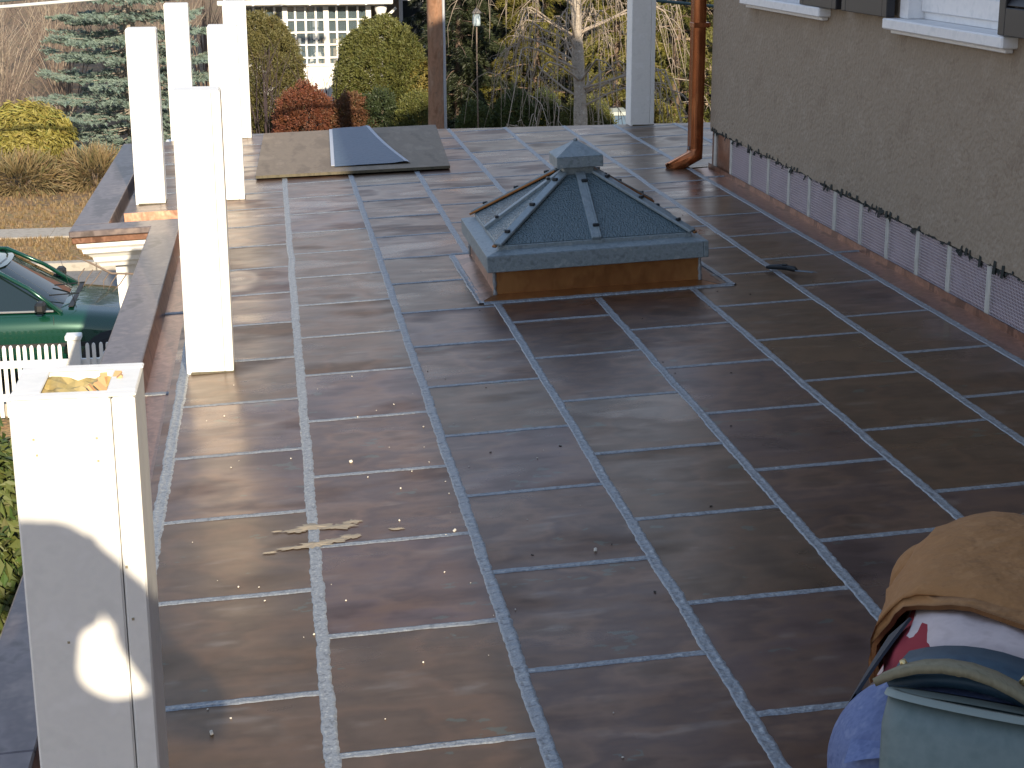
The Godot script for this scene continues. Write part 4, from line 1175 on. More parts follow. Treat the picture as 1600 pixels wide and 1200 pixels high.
	for i in brush.size():
		var b: Array = brush[i]
		bare_shrub("tangled brown bare thicket shrub on the leaf-littered slope behind the spruce", Vector3(b[0], GY + 0.12 + maxf(0.0, (-45.0 - b[1]) * 0.085), b[1]), b[2], b[2] * 0.55, 26, M.twig if i % 2 == 0 else M.paletwig, "thicket shrubs behind the spruce", 1.2)
	# dry stalks in front of the spruce
	var st := clump(8, 0.10, 0.30, 0.010, 1.6)
	for p in [["straw-coloured dry stalks below the yellow-green bush", -4.9, -32.6, 0.75], ["straw-coloured dry stalks at the spruce foot", -3.5, -32.9, 0.6]]:
		bush("dry_perennial", p[0], "dry stalks in the leaf bed", Vector3(p[1], GY + 0.12, p[2]), Vector3(p[3], 0.30, 0.45), st, leafmat(C(.20, .15, .075), 0.2), 330, 0.3, 0.25, 0.5)
	# fallen twig caught at the bay corner
	var s2 := start()
	tube(s2, [Vector3(0, 0, 0), Vector3(-0.12, 0.01, 0.02), Vector3(-0.22, 0.07, 0.03), Vector3(-0.30, 0.10, 0.0)], [0.006, 0.006, 0.005, 0.002], 5)
	for k in 6:
		var p := Vector3(-0.05 - 0.04 * k, 0.008 * k, 0.02)
		tube(s2, [p, p + Vector3(-0.03, -0.04, 0.02), p + Vector3(-0.07 + 0.02 * (k % 3), -0.08, 0.03)], [0.003, 0.003, 0.001], 4)
	var tw := part(numbered("bare_twig"), done(s2, true), M.twig, self, Transform3D(Basis.IDENTITY, dk(-0.775, -0.06, -8.4)))
	tag(tw, "thin bare twig poking out under the copper cap", "twig")

# ------------------------------------------------------------------ neighbour's house, pole, fence
func build_neighbour() -> void:
	var z := -42.0
	var t := thing("neighbour_house", "house across the street with a white gridded porch and brown roof", "house", Vector3(0, GY, z))
	var y := -GY
	part("wall", boxm(Vector3(-0.9, 0.1, -8.0), Vector3(13.0, y + 0.1, -2.2)), M.tan, t)
	part("porch_floor", boxm(Vector3(-0.75, 0.1, -2.2), Vector3(2.75, y - 2.75, -0.1)), M.darkroom, t)
	# solid white lower wall and top beam
	part("porch_wall", boxm(Vector3(-0.75, 0.1, -0.08), Vector3(2.50, y - 1.86, 0.0), 0.005), M.white, t)
	part("porch_rail", boxm(Vector3(-0.78, y - 1.858, -0.11), Vector3(2.53, y - 1.80, 0.04), 0.005), M.white, t)
	part("porch_beam", boxm(Vector3(-0.78, y - 0.42, -0.10), Vector3(2.80, y - 0.20, -0.02), 0.005), M.white, t)
	var xs := [-0.64, 0.36, 1.36, 2.40]
	for i in xs.size(): part("porch_post", boxm(Vector3(xs[i] - 0.065, y - 1.799, -0.09), Vector3(xs[i] + 0.065, y - 0.421, 0.015), 0.004), M.white, t)
	for i in xs.size() - 1:
		var n := Node3D.new(); n.name = "window"; t.add_child(n, true)
		var a: float = xs[i] + 0.066; var b: float = xs[i + 1] - 0.066
		for k in 3:
			var x := lerpf(xs[i], xs[i + 1], (k + 1) / 4.0)
			part("muntin", boxm(Vector3(x - 0.026, y - 1.799, -0.055), Vector3(x + 0.026, y - 0.421, -0.015), 0.003), M.white, n)
		for yy in [-0.74, -1.04, -1.34, -1.655]:
			part("crossbar", boxm(Vector3(a, y + yy - 0.021, -0.052), Vector3(b, y + yy + 0.021, -0.012), 0.003), M.white, n)
		part("pane", boxm(Vector3(a, y - 1.795, -0.066), Vector3(b, y - 0.43, -0.060)), M.paneclear, n)
	# things glimpsed inside the porch
	part("curtain", boxm(Vector3(0.98, y - 1.8, -0.75), Vector3(1.22, y - 0.4, -0.68), 0.02), mat(C(.22, .24, .27), 0.8), t)
	part("inner_door", boxm(Vector3(0.70, y - 2.7, -2.19), Vector3(0.95, y - 0.5, -2.12)), mat(C(.30, .33, .36), 0.7), t)
	var s := start()
	for k in 5:
		var r := 0.16 + 0.02 * k
		var pts := []; var rad := []
		for j in 9: pts.append(Vector3(1.18 + cos(j * PI / 8) * r, y - 1.86 + sin(j * PI / 8) * r * 1.3, -0.35 - 0.05 * k)); rad.append(0.014)
		tube(s, pts, rad, 5)
	part("wicker_chair", done(s, true), M.white, t)
	# corner column and bracket
	s = start(); tube(s, [Vector3(2.70, 0.1, 0.12), Vector3(2.70, y - 0.60, 0.12), Vector3(2.70, y - 0.50, 0.12), Vector3(2.70, y - 0.42, 0.12)], [0.12, 0.11, 0.15, 0.15], 14)
	part("column", done(s, true), M.white, t)
	s = start(); bar(s, Vector3(2.86, y - 1.0, 0.10), Vector3(2.90, y - 0.62, 0.10), 0.06, 0.06); bar(s, Vector3(2.88, y - 0.64, 0.10), Vector3(3.08, y - 0.46, 0.10), 0.06, 0.06)
	part("bracket", done(s), M.white, t)
	# gutter and roof
	s = start(); box(s, Vector3(-1.25, y - 0.36, 0.32), Vector3(2.98, y - 0.24, 0.46), 0.02); part("gutter", done(s), M.white, t)
	s = start()
	var x0 := -1.1
	while x0 < 2.9:
		box(s, Vector3(x0, y - 0.37, 0.461), Vector3(x0 + 0.05, y - 0.18, 0.475), 0.004); x0 += 0.68
	part("gutter_strap", done(s), M.white, t)
	s = start(); quad(s, Vector3(-1.25, y - 0.20, 0.44), Vector3(3.05, y - 0.20, 0.44), Vector3(3.05, y + 1.0, -2.4), Vector3(-1.25, y + 1.0, -2.4)); quad(s, Vector3(-1.25, y - 0.235, 0.40), Vector3(3.05, y - 0.235, 0.40), Vector3(3.05, y - 0.235, -2.2), Vector3(-1.25, y - 0.235, -2.2))
	part("porch_roof", done(s), M.brownroof, t)
	s = start()
	quad(s, Vector3(-1.3, y + 0.1, -1.8), Vector3(13.4, y + 0.1, -1.8), Vector3(13.4, y + 3.4, -5.1), Vector3(-1.3, y + 3.4, -5.1))
	quad(s, Vector3(-1.3, y + 0.1, -8.4), Vector3(13.4, y + 0.1, -8.4), Vector3(13.4, y + 3.4, -5.1), Vector3(-1.3, y + 3.4, -5.1))
	for xx in [-0.9, 13.0]: tri(s, Vector3(xx, y + 0.1, -2.2), Vector3(xx, y + 0.1, -8.0), Vector3(xx, y + 3.2, -5.1))
	part("roof", done(s), M.brownroof, t)
	# side windows beside the porch
	for w in [[3.42, 3.92], [5.6, 6.6], [8.2, 9.2]]:
		var n := Node3D.new(); n.name = "window"; t.add_child(n, true)
		s = start()
		for f in [[w[0] - 0.10, w[0], y - 1.9, y - 0.3], [w[1], w[1] + 0.10, y - 1.9, y - 0.3], [w[0], w[1], y - 1.98, y - 1.88], [w[0], w[1], y - 0.40, y - 0.30]]:
			box(s, Vector3(f[0] + 0.001, f[2], -2.2), Vector3(f[1] - 0.001, f[3], -2.12), 0.004)
		part("frame", done(s), M.trim, n)
		part("pane", boxm(Vector3(w[0], y - 1.88, -2.199), Vector3(w[1], y - 0.40, -2.17)), M.pane, n)
	# bird feeder and bin in the garden
	var bf := thing("bird_feeder", "pale blue hanging bird feeder among the weeping twigs", "bird feeder", Vector3(3.93, -0.36, -32.6))
	s = start(); tube(s, [Vector3(0, 0.0, 0), Vector3(0, 0.05, 0), Vector3(0, 0.24, 0)], [0.075, 0.080, 0.070], 10); part("tube", done(s, true), mat(C(.34, .42, .46), 0.3), bf)
	s = start(); tube(s, [Vector3(0, 0.24, 0), Vector3(0, 0.34, 0)], [0.12, 0.01], 10); part("lid", done(s, true), mat(C(.12, .11, .10), 0.5), bf)
	s = start(); tube(s, [Vector3(0, 0.34, 0), Vector3(0.02, 1.6, 0)], [0.006, 0.006], 4); part("hanger", done(s, true), M.twig, bf)
	s = start(); tube(s, [Vector3(0, -0.002, 0), Vector3(0, -0.6, 0), Vector3(0.02, -3.02, 0)], [0.014, 0.014, 0.016], 5); part("pole", done(s, true), M.twig, bf)
	var bn := thing("wheeled_bin", "blue-grey wheeled bin with a pale lid behind the boxwoods", "bin", Vector3(7.18, GY + 0.12, -35.2))
	s = start(); loft(s, [[Vector3(-.20, 0, -.22), Vector3(.20, 0, -.22), Vector3(.20, 0, .22), Vector3(-.20, 0, .22)], [Vector3(-.27, 0.98, -.30), Vector3(.27, 0.98, -.30), Vector3(.27, 0.98, .30), Vector3(-.27, 0.98, .30)]], true, -1)
	part("body", done(s), mat(C(.07, .12, .19), 0.45), bn)
	s = start(); loft(s, [[Vector3(-.30, 0.98, -.33), Vector3(.30, 0.98, -.33), Vector3(.30, 0.98, .33), Vector3(-.30, 0.98, .33)], [Vector3(-.27, 1.08, -.28), Vector3(.27, 1.08, -.28), Vector3(.27, 1.05, .30), Vector3(-.27, 1.05, .30)], [Vector3(-.05, 1.11, -.05), Vector3(.05, 1.11, -.05), Vector3(.05, 1.11, .05), Vector3(-.05, 1.11, .05)]], true, -1)
	part("lid", done(s), mat(C(.30, .33, .30), 0.5), bn)
	for sx in [-0.23, 0.23]:
		s = start(); tube(s, [Vector3(sx - 0.03, 0.09, -0.24), Vector3(sx + 0.03, 0.09, -0.24)], [0.10, 0.10], 12); part("wheel", done(s, true), M.darkclip, bn)

func build_street_furniture() -> void:
	var t := thing("utility_pole", "brown wooden utility pole at the far kerb", "pole", Vector3(2.51, GY + 0.1, -26.1), Basis(Vector3(0, 0, 1), 0.002))
	var st := start(); var pts := []; var rad := []
	for k in 14: pts.append(Vector3(0.01 * sin(k * 1.7), k * 0.7 - 0.3, 0.01 * cos(k * 2.3))); rad.append(0.152 - 0.0025 * k + 0.002 * sin(k * 4.0))
	tube(st, pts, rad, 18)
	part("shaft", done(st, true), M.poletx, t)
	st = start(); bar(st, Vector3(-1.2, 8.2, 0.13), Vector3(1.2, 8.2, 0.13), 0.10, 0.12); part("crossarm", done(st), M.poletx, t)
	st = start(); tube(st, [Vector3(0.115, 0.0, 0.09), Vector3(0.10, 6.0, 0.085)], [0.028, 0.028], 8); part("conduit", done(st, true), mat(C(.30, .31, .33), 0.6, 0.2), t)
	st = start()
	for k in 5:
		var q := Vector3(rr(-.08, .02), 1.0 + k * 0.75 + rr(-.3, .3), 0.140)
		bar(st, q, q + Vector3(0, 0, 0.014), 0.012, 0.012)
	part("staples", done(st), M.darkclip, t)
	# cables sagging away from the pole on both sides
	for c in [[Vector3(2.45, 1.0, -25.95), Vector3(-32.0, 1.6, -25.9), 1.17, 0.026, M.palecable, "pale overhead cable running left from the utility pole"], [Vector3(2.45, 1.08, -25.90), Vector3(-32.0, 1.66, -25.85), 1.16, 0.014, M.cable, "thin dark overhead cable running left from the utility pole"], [Vector3(2.58, 0.82, -25.95), Vector3(34.0, 1.4, -25.9), 1.28, 0.026, M.cable, "dark overhead cable running right from the utility pole"]]:
		st = start(); pts = []; rad = []
		for k in 41:
			var u := k / 40.0
			pts.append(c[0].lerp(c[1], u) - Vector3(0, c[2] * 4.0 * u * (1 - u), 0)); rad.append(c[3])
		tube(st, pts, rad, 6)
		var o := part(numbered("overhead_cable"), done(st, true), c[4], self); tag(o, c[5], "cable")
	# picket fence on the near side of the street
	var f := thing("picket_fence", "white picket fence with a square capped post along the street", "fence", Vector3(-6.0, GY, -17.5))
	var pk := start()
	pk.set_smooth_group(-1)
	var prof := [Vector2(-.019, 0.05), Vector2(-.019, 0.80), Vector2(-.014, 0.822), Vector2(0, 0.832), Vector2(.014, 0.822), Vector2(.019, 0.80), Vector2(.019, 0.05)]
	for i in prof.size() - 1:
		quad(pk, Vector3(prof[i].x, prof[i].y, .009), Vector3(prof[i + 1].x, prof[i + 1].y, .009), Vector3(prof[i + 1].x, prof[i + 1].y, -.009), Vector3(prof[i].x, prof[i].y, -.009))
		if i > 0 and i < prof.size() - 1:
			for zz in [-.009, .009]: tri(pk, Vector3(prof[0].x, prof[0].y, zz), Vector3(prof[i].x, prof[i].y, zz), Vector3(prof[i + 1].x, prof[i + 1].y, zz))
	for zz in [-.009, .009]: tri(pk, Vector3(prof[0].x, prof[0].y, zz), Vector3(prof[5].x, prof[5].y, zz), Vector3(prof[6].x, prof[6].y, zz))
	var pm := done(pk)
	for i in 118:
		var x := i * 0.071
		if absf(fposmod(x - 3.77, 2.2)) < 0.09 or fposmod(x - 3.77, 2.2) > 2.11: continue
		part("picket", pm, M.white, f, Transform3D(Basis(Vector3(0, 0, 1), rr(-.006, .006)), Vector3(x, rr(-.004, .004), 0.0)))
	for y in [0.22, 0.58]: part("rail", boxm(Vector3(-0.1, y, -0.05), Vector3(8.4, y + 0.075, -0.0095), 0.003), M.white, f)
	for k in 4:
		var x := 3.77 - 2.2 + k * 2.2
		var p := part("fence_post", boxm(Vector3(x - .062, 0, -.085), Vector3(x + .062, 0.87, .040), 0.004), M.white, f)
		part("cap", boxm(Vector3(x - .082, 0.871, -.105), Vector3(x + .082, 0.925, .060), 0.008), M.white, p)

# ------------------------------------------------------------------ parked car
func build_car() -> void:
	var t := thing("parked_car", "dark green sedan parked at the kerb behind the picket fence", "car", Vector3(-3.28, GY, -19.45))
	var paint := mat(C(.004, .050, .030), 0.22, 0.35); paint.clearcoat_enabled = true; paint.clearcoat = 1.0; paint.clearcoat_roughness = 0.04
	var glass := mat(C(.008, .016, .016), 0.03); glass.metallic_specular = 0.9
	var rubber := mat(C(.015, .015, .016), 0.85); var rimm := mat(C(.45, .46, .47), 0.3, 0.8); var black := mat(C(.01, .011, .012), 0.5)
	var S := [[-2.30, .60, .50, .38], [-2.24, .80, .68, .28], [-2.05, .96, .80, .20], [-1.70, 1.00, .86, .18], [-1.0, .97, .885, .17], [0.0, .93, .89, .17], [0.72, .93, .89, .17], [1.0, .91, .885, .17], [1.4, .865, .875, .17], [1.8, .80, .85, .18], [2.08, .735, .80, .20], [2.26, .64, .70, .24], [2.32, .52, .58, .32]]
	var st := start(); var rings := []
	for s in S:
		var x: float = s[0]; var yt: float = s[1]; var w: float = s[2]; var yb: float = s[3]
		var r := []
		var half := [[0.55, yb], [0.90, yb + 0.01], [0.985, yb + 0.10], [1.0, lerpf(yb, yt, 0.45)], [0.995, lerpf(yb, yt, 0.72)], [0.965, yt - 0.075], [0.90, yt - 0.03], [0.75, yt], [0.40, yt + 0.025], [0.0, yt + 0.035]]
		for h in half: r.append(Vector3(x, h[1], w * h[0]))
		for i in range(half.size() - 2, -1, -1): r.append(Vector3(x, half[i][1], -w * half[i][0]))
		rings.append(r)
	loft(st, rings)
	var cap := start()
	for e in [0, rings.size() - 1]:
		for k in range(1, rings[e].size() - 1): tri(st, rings[e][0], rings[e][k], rings[e][k + 1])
	part("body", done(st, true), paint, t)
	# greenhouse: glass loft with painted roof and pillars
	var bel := 0.935; var rf := 1.40
	st = start(); rings = []
	for k in 5:
		var v := k / 4.0
		var xf := lerpf(0.88, 0.12, v) ; var xr := lerpf(-1.72, -0.98, v)
		var w := lerpf(0.80, 0.60, v); var y := lerpf(bel - 0.02, rf - 0.01, v)
		var r := []
		for u in [0.0, 0.25, 0.5, 0.75, 1.0]: r.append(Vector3(xf - 0.10 * pow(absf(u - 0.5) * 2.0, 2.0), y, lerpf(w * 0.94, -w * 0.94, u)))
		for u in [0.0, 0.33, 0.66, 1.0]: r.append(Vector3(lerpf(xf - 0.16, xr + 0.14, u), y, -w))
		for u in [0.0, 0.5, 1.0]: r.append(Vector3(xr + 0.05 * pow(absf(u - 0.5) * 2.0, 2.0), y, lerpf(-w * 0.92, w * 0.92, u)))
		for u in [0.0, 0.33, 0.66, 1.0]: r.append(Vector3(lerpf(xr + 0.14, xf - 0.16, u), y, w))
		rings.append(r)
	loft(st, rings)
	part("window_glass", done(st, true), glass, t)
	st = start(); var rr2 := []
	for k in 4:
		var v: float = [0.0, 0.45, 0.8, 1.0][k]; var yy: float = [rf - 0.03, rf + 0.01, rf + 0.035, rf + 0.042][k]
		var ring := []
		for i in 24:
			var a := TAU * i / 24.0
			var c := cos(a); var s := sin(a)
			ring.append(Vector3(-0.43 + signf(c) * pow(absf(c), 0.6) * 0.62 * (1.0 - v * 0.97), yy, signf(s) * pow(absf(s), 0.6) * 0.63 * (1.0 - v * 0.97)))
		rr2.append(ring)
	loft(st, rr2); part("roof", done(st, true), paint, t)
	for sz in [-1.0, 1.0]:
		st = start()
		tube(st, [Vector3(0.80, bel - 0.03, sz * 0.795), Vector3(0.45, 1.17, sz * 0.70), Vector3(0.04, rf - 0.005, sz * 0.600)], [0.030, 0.024, 0.026], 8)
		tube(st, [Vector3(0.04, rf - 0.005, sz * 0.605), Vector3(-0.5, rf + 0.0, sz * 0.63), Vector3(-0.95, rf - 0.02, sz * 0.60)], [0.022, 0.022, 0.026], 8)
		tube(st, [Vector3(-1.68, bel - 0.02, sz * 0.77), Vector3(-1.3, 1.19, sz * 0.70), Vector3(-0.93, rf - 0.02, sz * 0.60)], [0.07, 0.06, 0.04], 8)
		part("pillar", done(st, true), paint, t)
		st = start(); bar(st, Vector3(-0.42, bel, sz * 0.805), Vector3(-0.45, rf - 0.02, sz * 0.618), 0.07, 0.02, Vector3(0, 0, sz)); part("door_pillar", done(st), black, t)
		st = start(); bar(st, Vector3(0.72, bel + 0.002, sz * 0.842), Vector3(-1.5, bel + 0.012, sz * 0.840), 0.012, 0.022, Vector3.UP, 0.003); part("window_trim", done(st), rimm, t)
		st = start(); bar(st, Vector3(1.5, 0.56, sz * 0.880), Vector3(-1.6, 0.56, sz * 0.892), 0.012, 0.05, Vector3.UP, 0.004); part("rub_strip", done(st), black, t)
		# door shut lines as thin dark gaskets
		for xx in [0.70, -0.45]:
			st = start(); bar(st, Vector3(xx, 0.25, sz * 0.888), Vector3(xx + 0.02, bel - 0.06, sz * 0.868), 0.006, 0.004, Vector3(0, 0, sz)); part("door_gap", done(st), black, t)
		st = start(); bar(st, Vector3(-0.32, 0.80, sz * 0.886), Vector3(-0.12, 0.80, sz * 0.888), 0.025, 0.03, Vector3.UP, 0.006); part("door_handle", done(st), paint, t)
		st = start()
		tube(st, [Vector3(0.60, 0.97, sz * 0.80), Vector3(0.60, 1.00, sz * 0.90)], [0.022, 0.022], 6)
		box(st, Vector3(0.545, 0.955, sz * 0.98 - 0.09), Vector3(0.66, 1.075, sz * 0.98 + 0.09), 0.03)
		part("side_mirror", done(st), black, t)
		st = start(); box(st, Vector3(2.15, 0.52, sz * 0.60 - 0.14), Vector3(2.31, 0.66, sz * 0.60 + 0.09), 0.03); part("headlight", done(st), mat(C(.6, .62, .62), 0.08), t)
		st = start(); box(st, Vector3(-2.30, 0.66, sz * 0.55 - 0.15), Vector3(-2.20, 0.82, sz * 0.55 + 0.12), 0.03); part("tail_light", done(st), mat(C(.30, .01, .01), 0.15), t)
		for xx in [1.36, -1.32]:
			var arch := start(); tube(arch, [Vector3(xx, 0.33, sz * 0.60), Vector3(xx, 0.33, sz * 0.893)], [0.375, 0.375], 24); part("wheel_arch", done(arch, true), black, t)
			var wheel := Node3D.new(); wheel.name = "wheel"; t.add_child(wheel, true); wheel.position = Vector3(xx, 0.315, sz * 0.81)
			st = start(); tube(st, [Vector3(0, 0, -.10), Vector3(0, 0, -.085), Vector3(0, 0, .085), Vector3(0, 0, .10)], [0.27, 0.315, 0.315, 0.27], 24); part("tyre", done(st, true), rubber, wheel)
			st = start(); tube(st, [Vector3(0, 0, sz * .09), Vector3(0, 0, sz * .106)], [0.21, 0.19], 20)
			part("rim", done(st, true), rimm, wheel)
			st = start()
			for k in 7:
				var a := TAU * k / 7.0; bar(st, Vector3(cos(a) * .11, sin(a) * .11, sz * .105), Vector3(cos(a) * .17, sin(a) * .17, sz * .105), 0.035, 0.010, Vector3(0, 0, sz))
			part("rim_slots", done(st), black, wheel)
	part("bumper", boxm(Vector3(2.02, 0.30, -0.72), Vector3(2.36, 0.46, 0.72), 0.05), paint, t)
	part("bumper", boxm(Vector3(-2.36, 0.32, -0.70), Vector3(-2.05, 0.52, 0.70), 0.05), paint, t)
	part("grille", boxm(Vector3(2.20, 0.52, -0.36), Vector3(2.325, 0.62, 0.36), 0.01), black, t)
	st = start()
	bar(st, Vector3(0.93, 0.985, -0.45), Vector3(0.66, 1.075, 0.10), 0.014, 0.014); bar(st, Vector3(0.93, 0.985, 0.15), Vector3(0.66, 1.07, 0.62), 0.014, 0.014)
	part("wipers", done(st), black, t)
	part("cowl_grille", boxm(Vector3(0.86, 0.935, -0.66), Vector3(0.92, 0.952, 0.66), 0.006), black, t)
	st = start(); tube(st, [Vector3(0.95, 0.93, 0.66), Vector3(0.80, 1.55, 0.66)], [0.004, 0.002], 5); part("antenna", done(st, true), black, t)

# ------------------------------------------------------------------ people
func garment(rows: Array, o: Vector3, A: Vector3, S: Vector3, U: Vector3, thick: float, fold: float, sd: int, skew := 0.0) -> ArrayMesh:
	# rows: [along, half width, half height, lift]; a sleeve of cloth with thickness and folds
	var nn := noise(1.3, sd, 3)
	var outer := []; var inner := []
	for i in rows.size():
		var r: Array = rows[i]; var ro := []; var ri := []
		for k in 40:
			var a := TAU * k / 40.0
			var f := 1.0 + nn.get_noise_3d(cos(a) * 1.4, sin(a) * 1.4, r[0] * 7.0) * fold
			var c := signf(cos(a)) * pow(absf(cos(a)), 0.85); var s := signf(sin(a)) * pow(absf(sin(a)), 0.85)
			var p := o + A * (float(r[0]) - skew * cos(a) * clampf(1.0 - i * 0.12, 0.0, 1.0)) + U * float(r[3])
			ro.append(p + S * c * r[1] * f + U * s * r[2] * f)
			ri.append(p + S * c * (r[1] * f - thick) + U * s * (r[2] * f - thick))
		outer.append(ro); inner.append(ri)
	var st := start(); loft(st, outer); loft(st, [outer[0], inner[0]])
	inner.resize(mini(inner.size(), 4))
	loft(st, inner)
	return done(st, true)

func fingers(wrist: Vector3, fwd: Vector3, right: Vector3, curl: Vector3) -> Array:
	var b := []
	var palm := wrist + fwd * 0.055
	b.append([wrist, palm + right * 0.018, 0.026, 0.024]); b.append([wrist, palm - right * 0.018, 0.026, 0.024])
	var ln := [0.070, 0.080, 0.074, 0.058]
	for i in 4:
		var p := wrist + fwd * 0.095 + right * (0.033 - i * 0.022)
		var q: Vector3 = p + (fwd * 0.8 + curl * 0.5).normalized() * ln[i] * 0.55
		var e: Vector3 = q + (fwd * 0.3 + curl).normalized() * ln[i] * 0.5
		b.append([palm + right * (0.020 - i * 0.014), p, 0.014, 0.010]); b.append([p, q, 0.010, 0.009]); b.append([q, e, 0.009, 0.008])
	var t0 := wrist + fwd * 0.03 + right * 0.030
	var t1 := t0 + (fwd * 0.6 + right * 0.7).normalized() * 0.040
	b.append([t0, t1, 0.014, 0.011]); b.append([t1, t1 + (fwd + curl * 0.6).normalized() * 0.032, 0.011, 0.009])
	return b

func head_bones(c: Vector3, fwd: Vector3, up: Vector3) -> Array:
	var s := fwd.cross(up).normalized()
	return [[c + up * 0.03, c + up * 0.035 - fwd * 0.03, 0.088, 0.088], [c + fwd * 0.03 - up * 0.045, c - up * 0.06, 0.058, 0.055], [c + fwd * 0.05 - up * 0.085, c + fwd * 0.02 - up * 0.08, 0.026, 0.035],
		[c + fwd * 0.086 + up * 0.008, c + fwd * 0.108 - up * 0.028, 0.010, 0.014], [c + s * 0.082, c + s * 0.088 - up * 0.025 - fwd * 0.01, 0.014, 0.011], [c - s * 0.082, c - s * 0.088 - up * 0.025 - fwd * 0.01, 0.014, 0.011],
		[c + fwd * 0.072 + s * 0.03 + up * 0.026, c + fwd * 0.072 - s * 0.03 + up * 0.026, 0.016, 0.016], [c + fwd * 0.082 + s * 0.018 - up * 0.052, c + fwd * 0.082 - s * 0.018 - up * 0.052, 0.009, 0.009]]

func build_worker() -> void:
	var A := Vector3(.55, .05, -.83).normalized(); var S := A.cross(Vector3.UP).normalized(); var U := S.cross(A)
	var W := Vector3(1.015, 0.365, -2.275)
	var t := thing("person", "worker kneeling in a tan canvas jacket, blue jeans and tool belt", "person", Vector3(W.x, 0.04, W.z))
	var o := W - t.position
	var fl := 0.015 - W.y   # roof surface, relative to the waist
	var skin := mat(C(.42, .25, .17), 0.55)
	var denim := tmat(ramp_tex(256, 0.06, 131, [C(.085, .115, .24), C(.15, .19, .34), C(.11, .145, .28), C(.20, .24, .38)], 1, 4, 0.01, 0.5), 2.5, 0.9)
	var canvas := tmat(ramp_tex(512, 0.02, 132, [C(.25, .118, .040), C(.32, .155, .056), C(.285, .136, .047), C(.35, .175, .068)], 1, 5, 0.12, 0.4), 1.6, 0.9, 0.0, bump_tex(256, 0.05, 133, 4.0, 4), 0.5)
	var pale := tmat(ramp_tex(256, 0.05, 134, [C(.46, .38, .36), C(.54, .45, .43), C(.50, .42, .40)], 1, 4), 2.0, 0.95)
	var navy := tmat(ramp_tex(256, 0.03, 135, [C(.018, .045, .075), C(.035, .075, .110), C(.025, .058, .090)], 1, 5), 2.5, 0.55)
	var webbing := tmat(ramp_tex(256, 0.05, 136, [C(.16, .14, .085), C(.24, .215, .14), C(.20, .175, .11)], 3, 4), 4.0, 0.85)
	var leather := mat(C(.075, .04, .03), 0.55); var hide := tmat(ramp_tex(256, 0.03, 137, [C(.085, .125, .125), C(.14, .185, .18), C(.11, .150, .150)], 1, 5), 3.0, 0.6)
	var brass := mat(C(.60, .48, .24), 0.3, 0.8); var steel := mat(C(.5, .52, .54), 0.3, 0.8)
	# joints
	var hipL := o - A * 0.135 - S * 0.075 + U * 0.0; var hipR := o - A * 0.135 + S * 0.075
	var g := Vector3(0, fl, 0) + o
	var kneeL := Vector3(hipL.x, g.y + 0.075, hipL.z) + Vector3(A.x, 0, A.z) * 0.38 - S * 0.05; var kneeR := Vector3(hipR.x, g.y + 0.075, hipR.z) + Vector3(A.x, 0, A.z) * 0.38 + S * 0.05
	var ankL := Vector3(hipL.x, g.y + 0.06, hipL.z) - Vector3(A.x, 0, A.z) * 0.03; var ankR := Vector3(hipR.x, g.y + 0.06, hipR.z) - Vector3(A.x, 0, A.z) * 0.03
	var chest := o + A * 0.40 + U * 0.01; var neck := o + A * 0.60 + U * 0.02; var headc := o + A * 0.74 - U * 0.03
	var shL := o + A * 0.52 - S * 0.18; var shR := o + A * 0.52 + S * 0.18
	var elL := shL - U * 0.16 + A * 0.16 - S * 0.06; var elR := shR - U * 0.16 + A * 0.16 + S * 0.06
	var wrL := Vector3(elL.x, g.y + 0.06, elL.z) + A * 0.20; var wrR := Vector3(elR.x, g.y + 0.06, elR.z) + A * 0.20
	var bones := [[hipL, hipR, 0.125, 0.125], [o - A * 0.10, o, 0.125, 0.115], [o, chest, 0.115, 0.135], [chest - S * 0.06, chest + S * 0.06, 0.12, 0.12], [chest, neck, 0.11, 0.058], [neck, headc, 0.055, 0.055],
		[shL, elL, 0.052, 0.042], [elL, wrL, 0.042, 0.028], [shR, elR, 0.052, 0.042], [elR, wrR, 0.042, 0.028], [shL, shR, 0.075, 0.075],
		[hipL, kneeL, 0.085, 0.062], [kneeL, ankL, 0.058, 0.042], [hipR, kneeR, 0.085, 0.062], [kneeR, ankR, 0.058, 0.042]]
	bones.append_array(head_bones(headc, (A * 0.4 - U).normalized(), (A + U * 0.3).normalized()))
	for w in [[wrL, 1.0], [wrR, -1.0]]:
		bones.append_array(fingers(w[0], (A + Vector3(0, -0.15, 0)).normalized(), S * w[1], -U))
	part("body", body_mesh(bones, 0.011, 0.035), skin, t)
	part("hair", body_mesh([[headc + A * 0.05, headc + A * 0.02 + U * 0.04, 0.092, 0.09], [headc + U * 0.03, headc - A * 0.03 + U * 0.05, 0.088, 0.07]], 0.012, 0.03), mat(C(.05, .032, .02), 0.7), t)
	# jeans
	var j := [[hipL, hipR, 0.132, 0.132], [o - A * 0.14, o - A * 0.085, 0.130, 0.125], [o - A * 0.13 - S * 0.065, o - A * 0.07 - S * 0.05, 0.125, 0.12], [o - A * 0.13 + S * 0.065, o - A * 0.07 + S * 0.05, 0.125, 0.12],
		[hipL, kneeL, 0.112, 0.080], [kneeL, ankL, 0.076, 0.062], [hipR, kneeR, 0.112, 0.080], [kneeR, ankR, 0.076, 0.062]]
	var jean := part("jeans", body_mesh(j, 0.012, 0.04), denim, t)
	# back pocket and side seam of the jeans
	for sg in [-1.0, 1.0]:
		var pst := start(); var prow := []
		for k in 6:
			var row := []
			for q in 5:
				var an: float = PI * 0.5 + sg * (0.35 + k * 0.11); var sx := -0.155 - q * 0.028
				row.append(o + A * sx + S * cos(an) * (0.206 - 0.0012 * q) + U * sin(an) * (0.128 + 0.012 - 0.012 * q))
			prow.append(row)
		loft(pst, prow, false); part("pocket", done(pst, true), denim, jean)
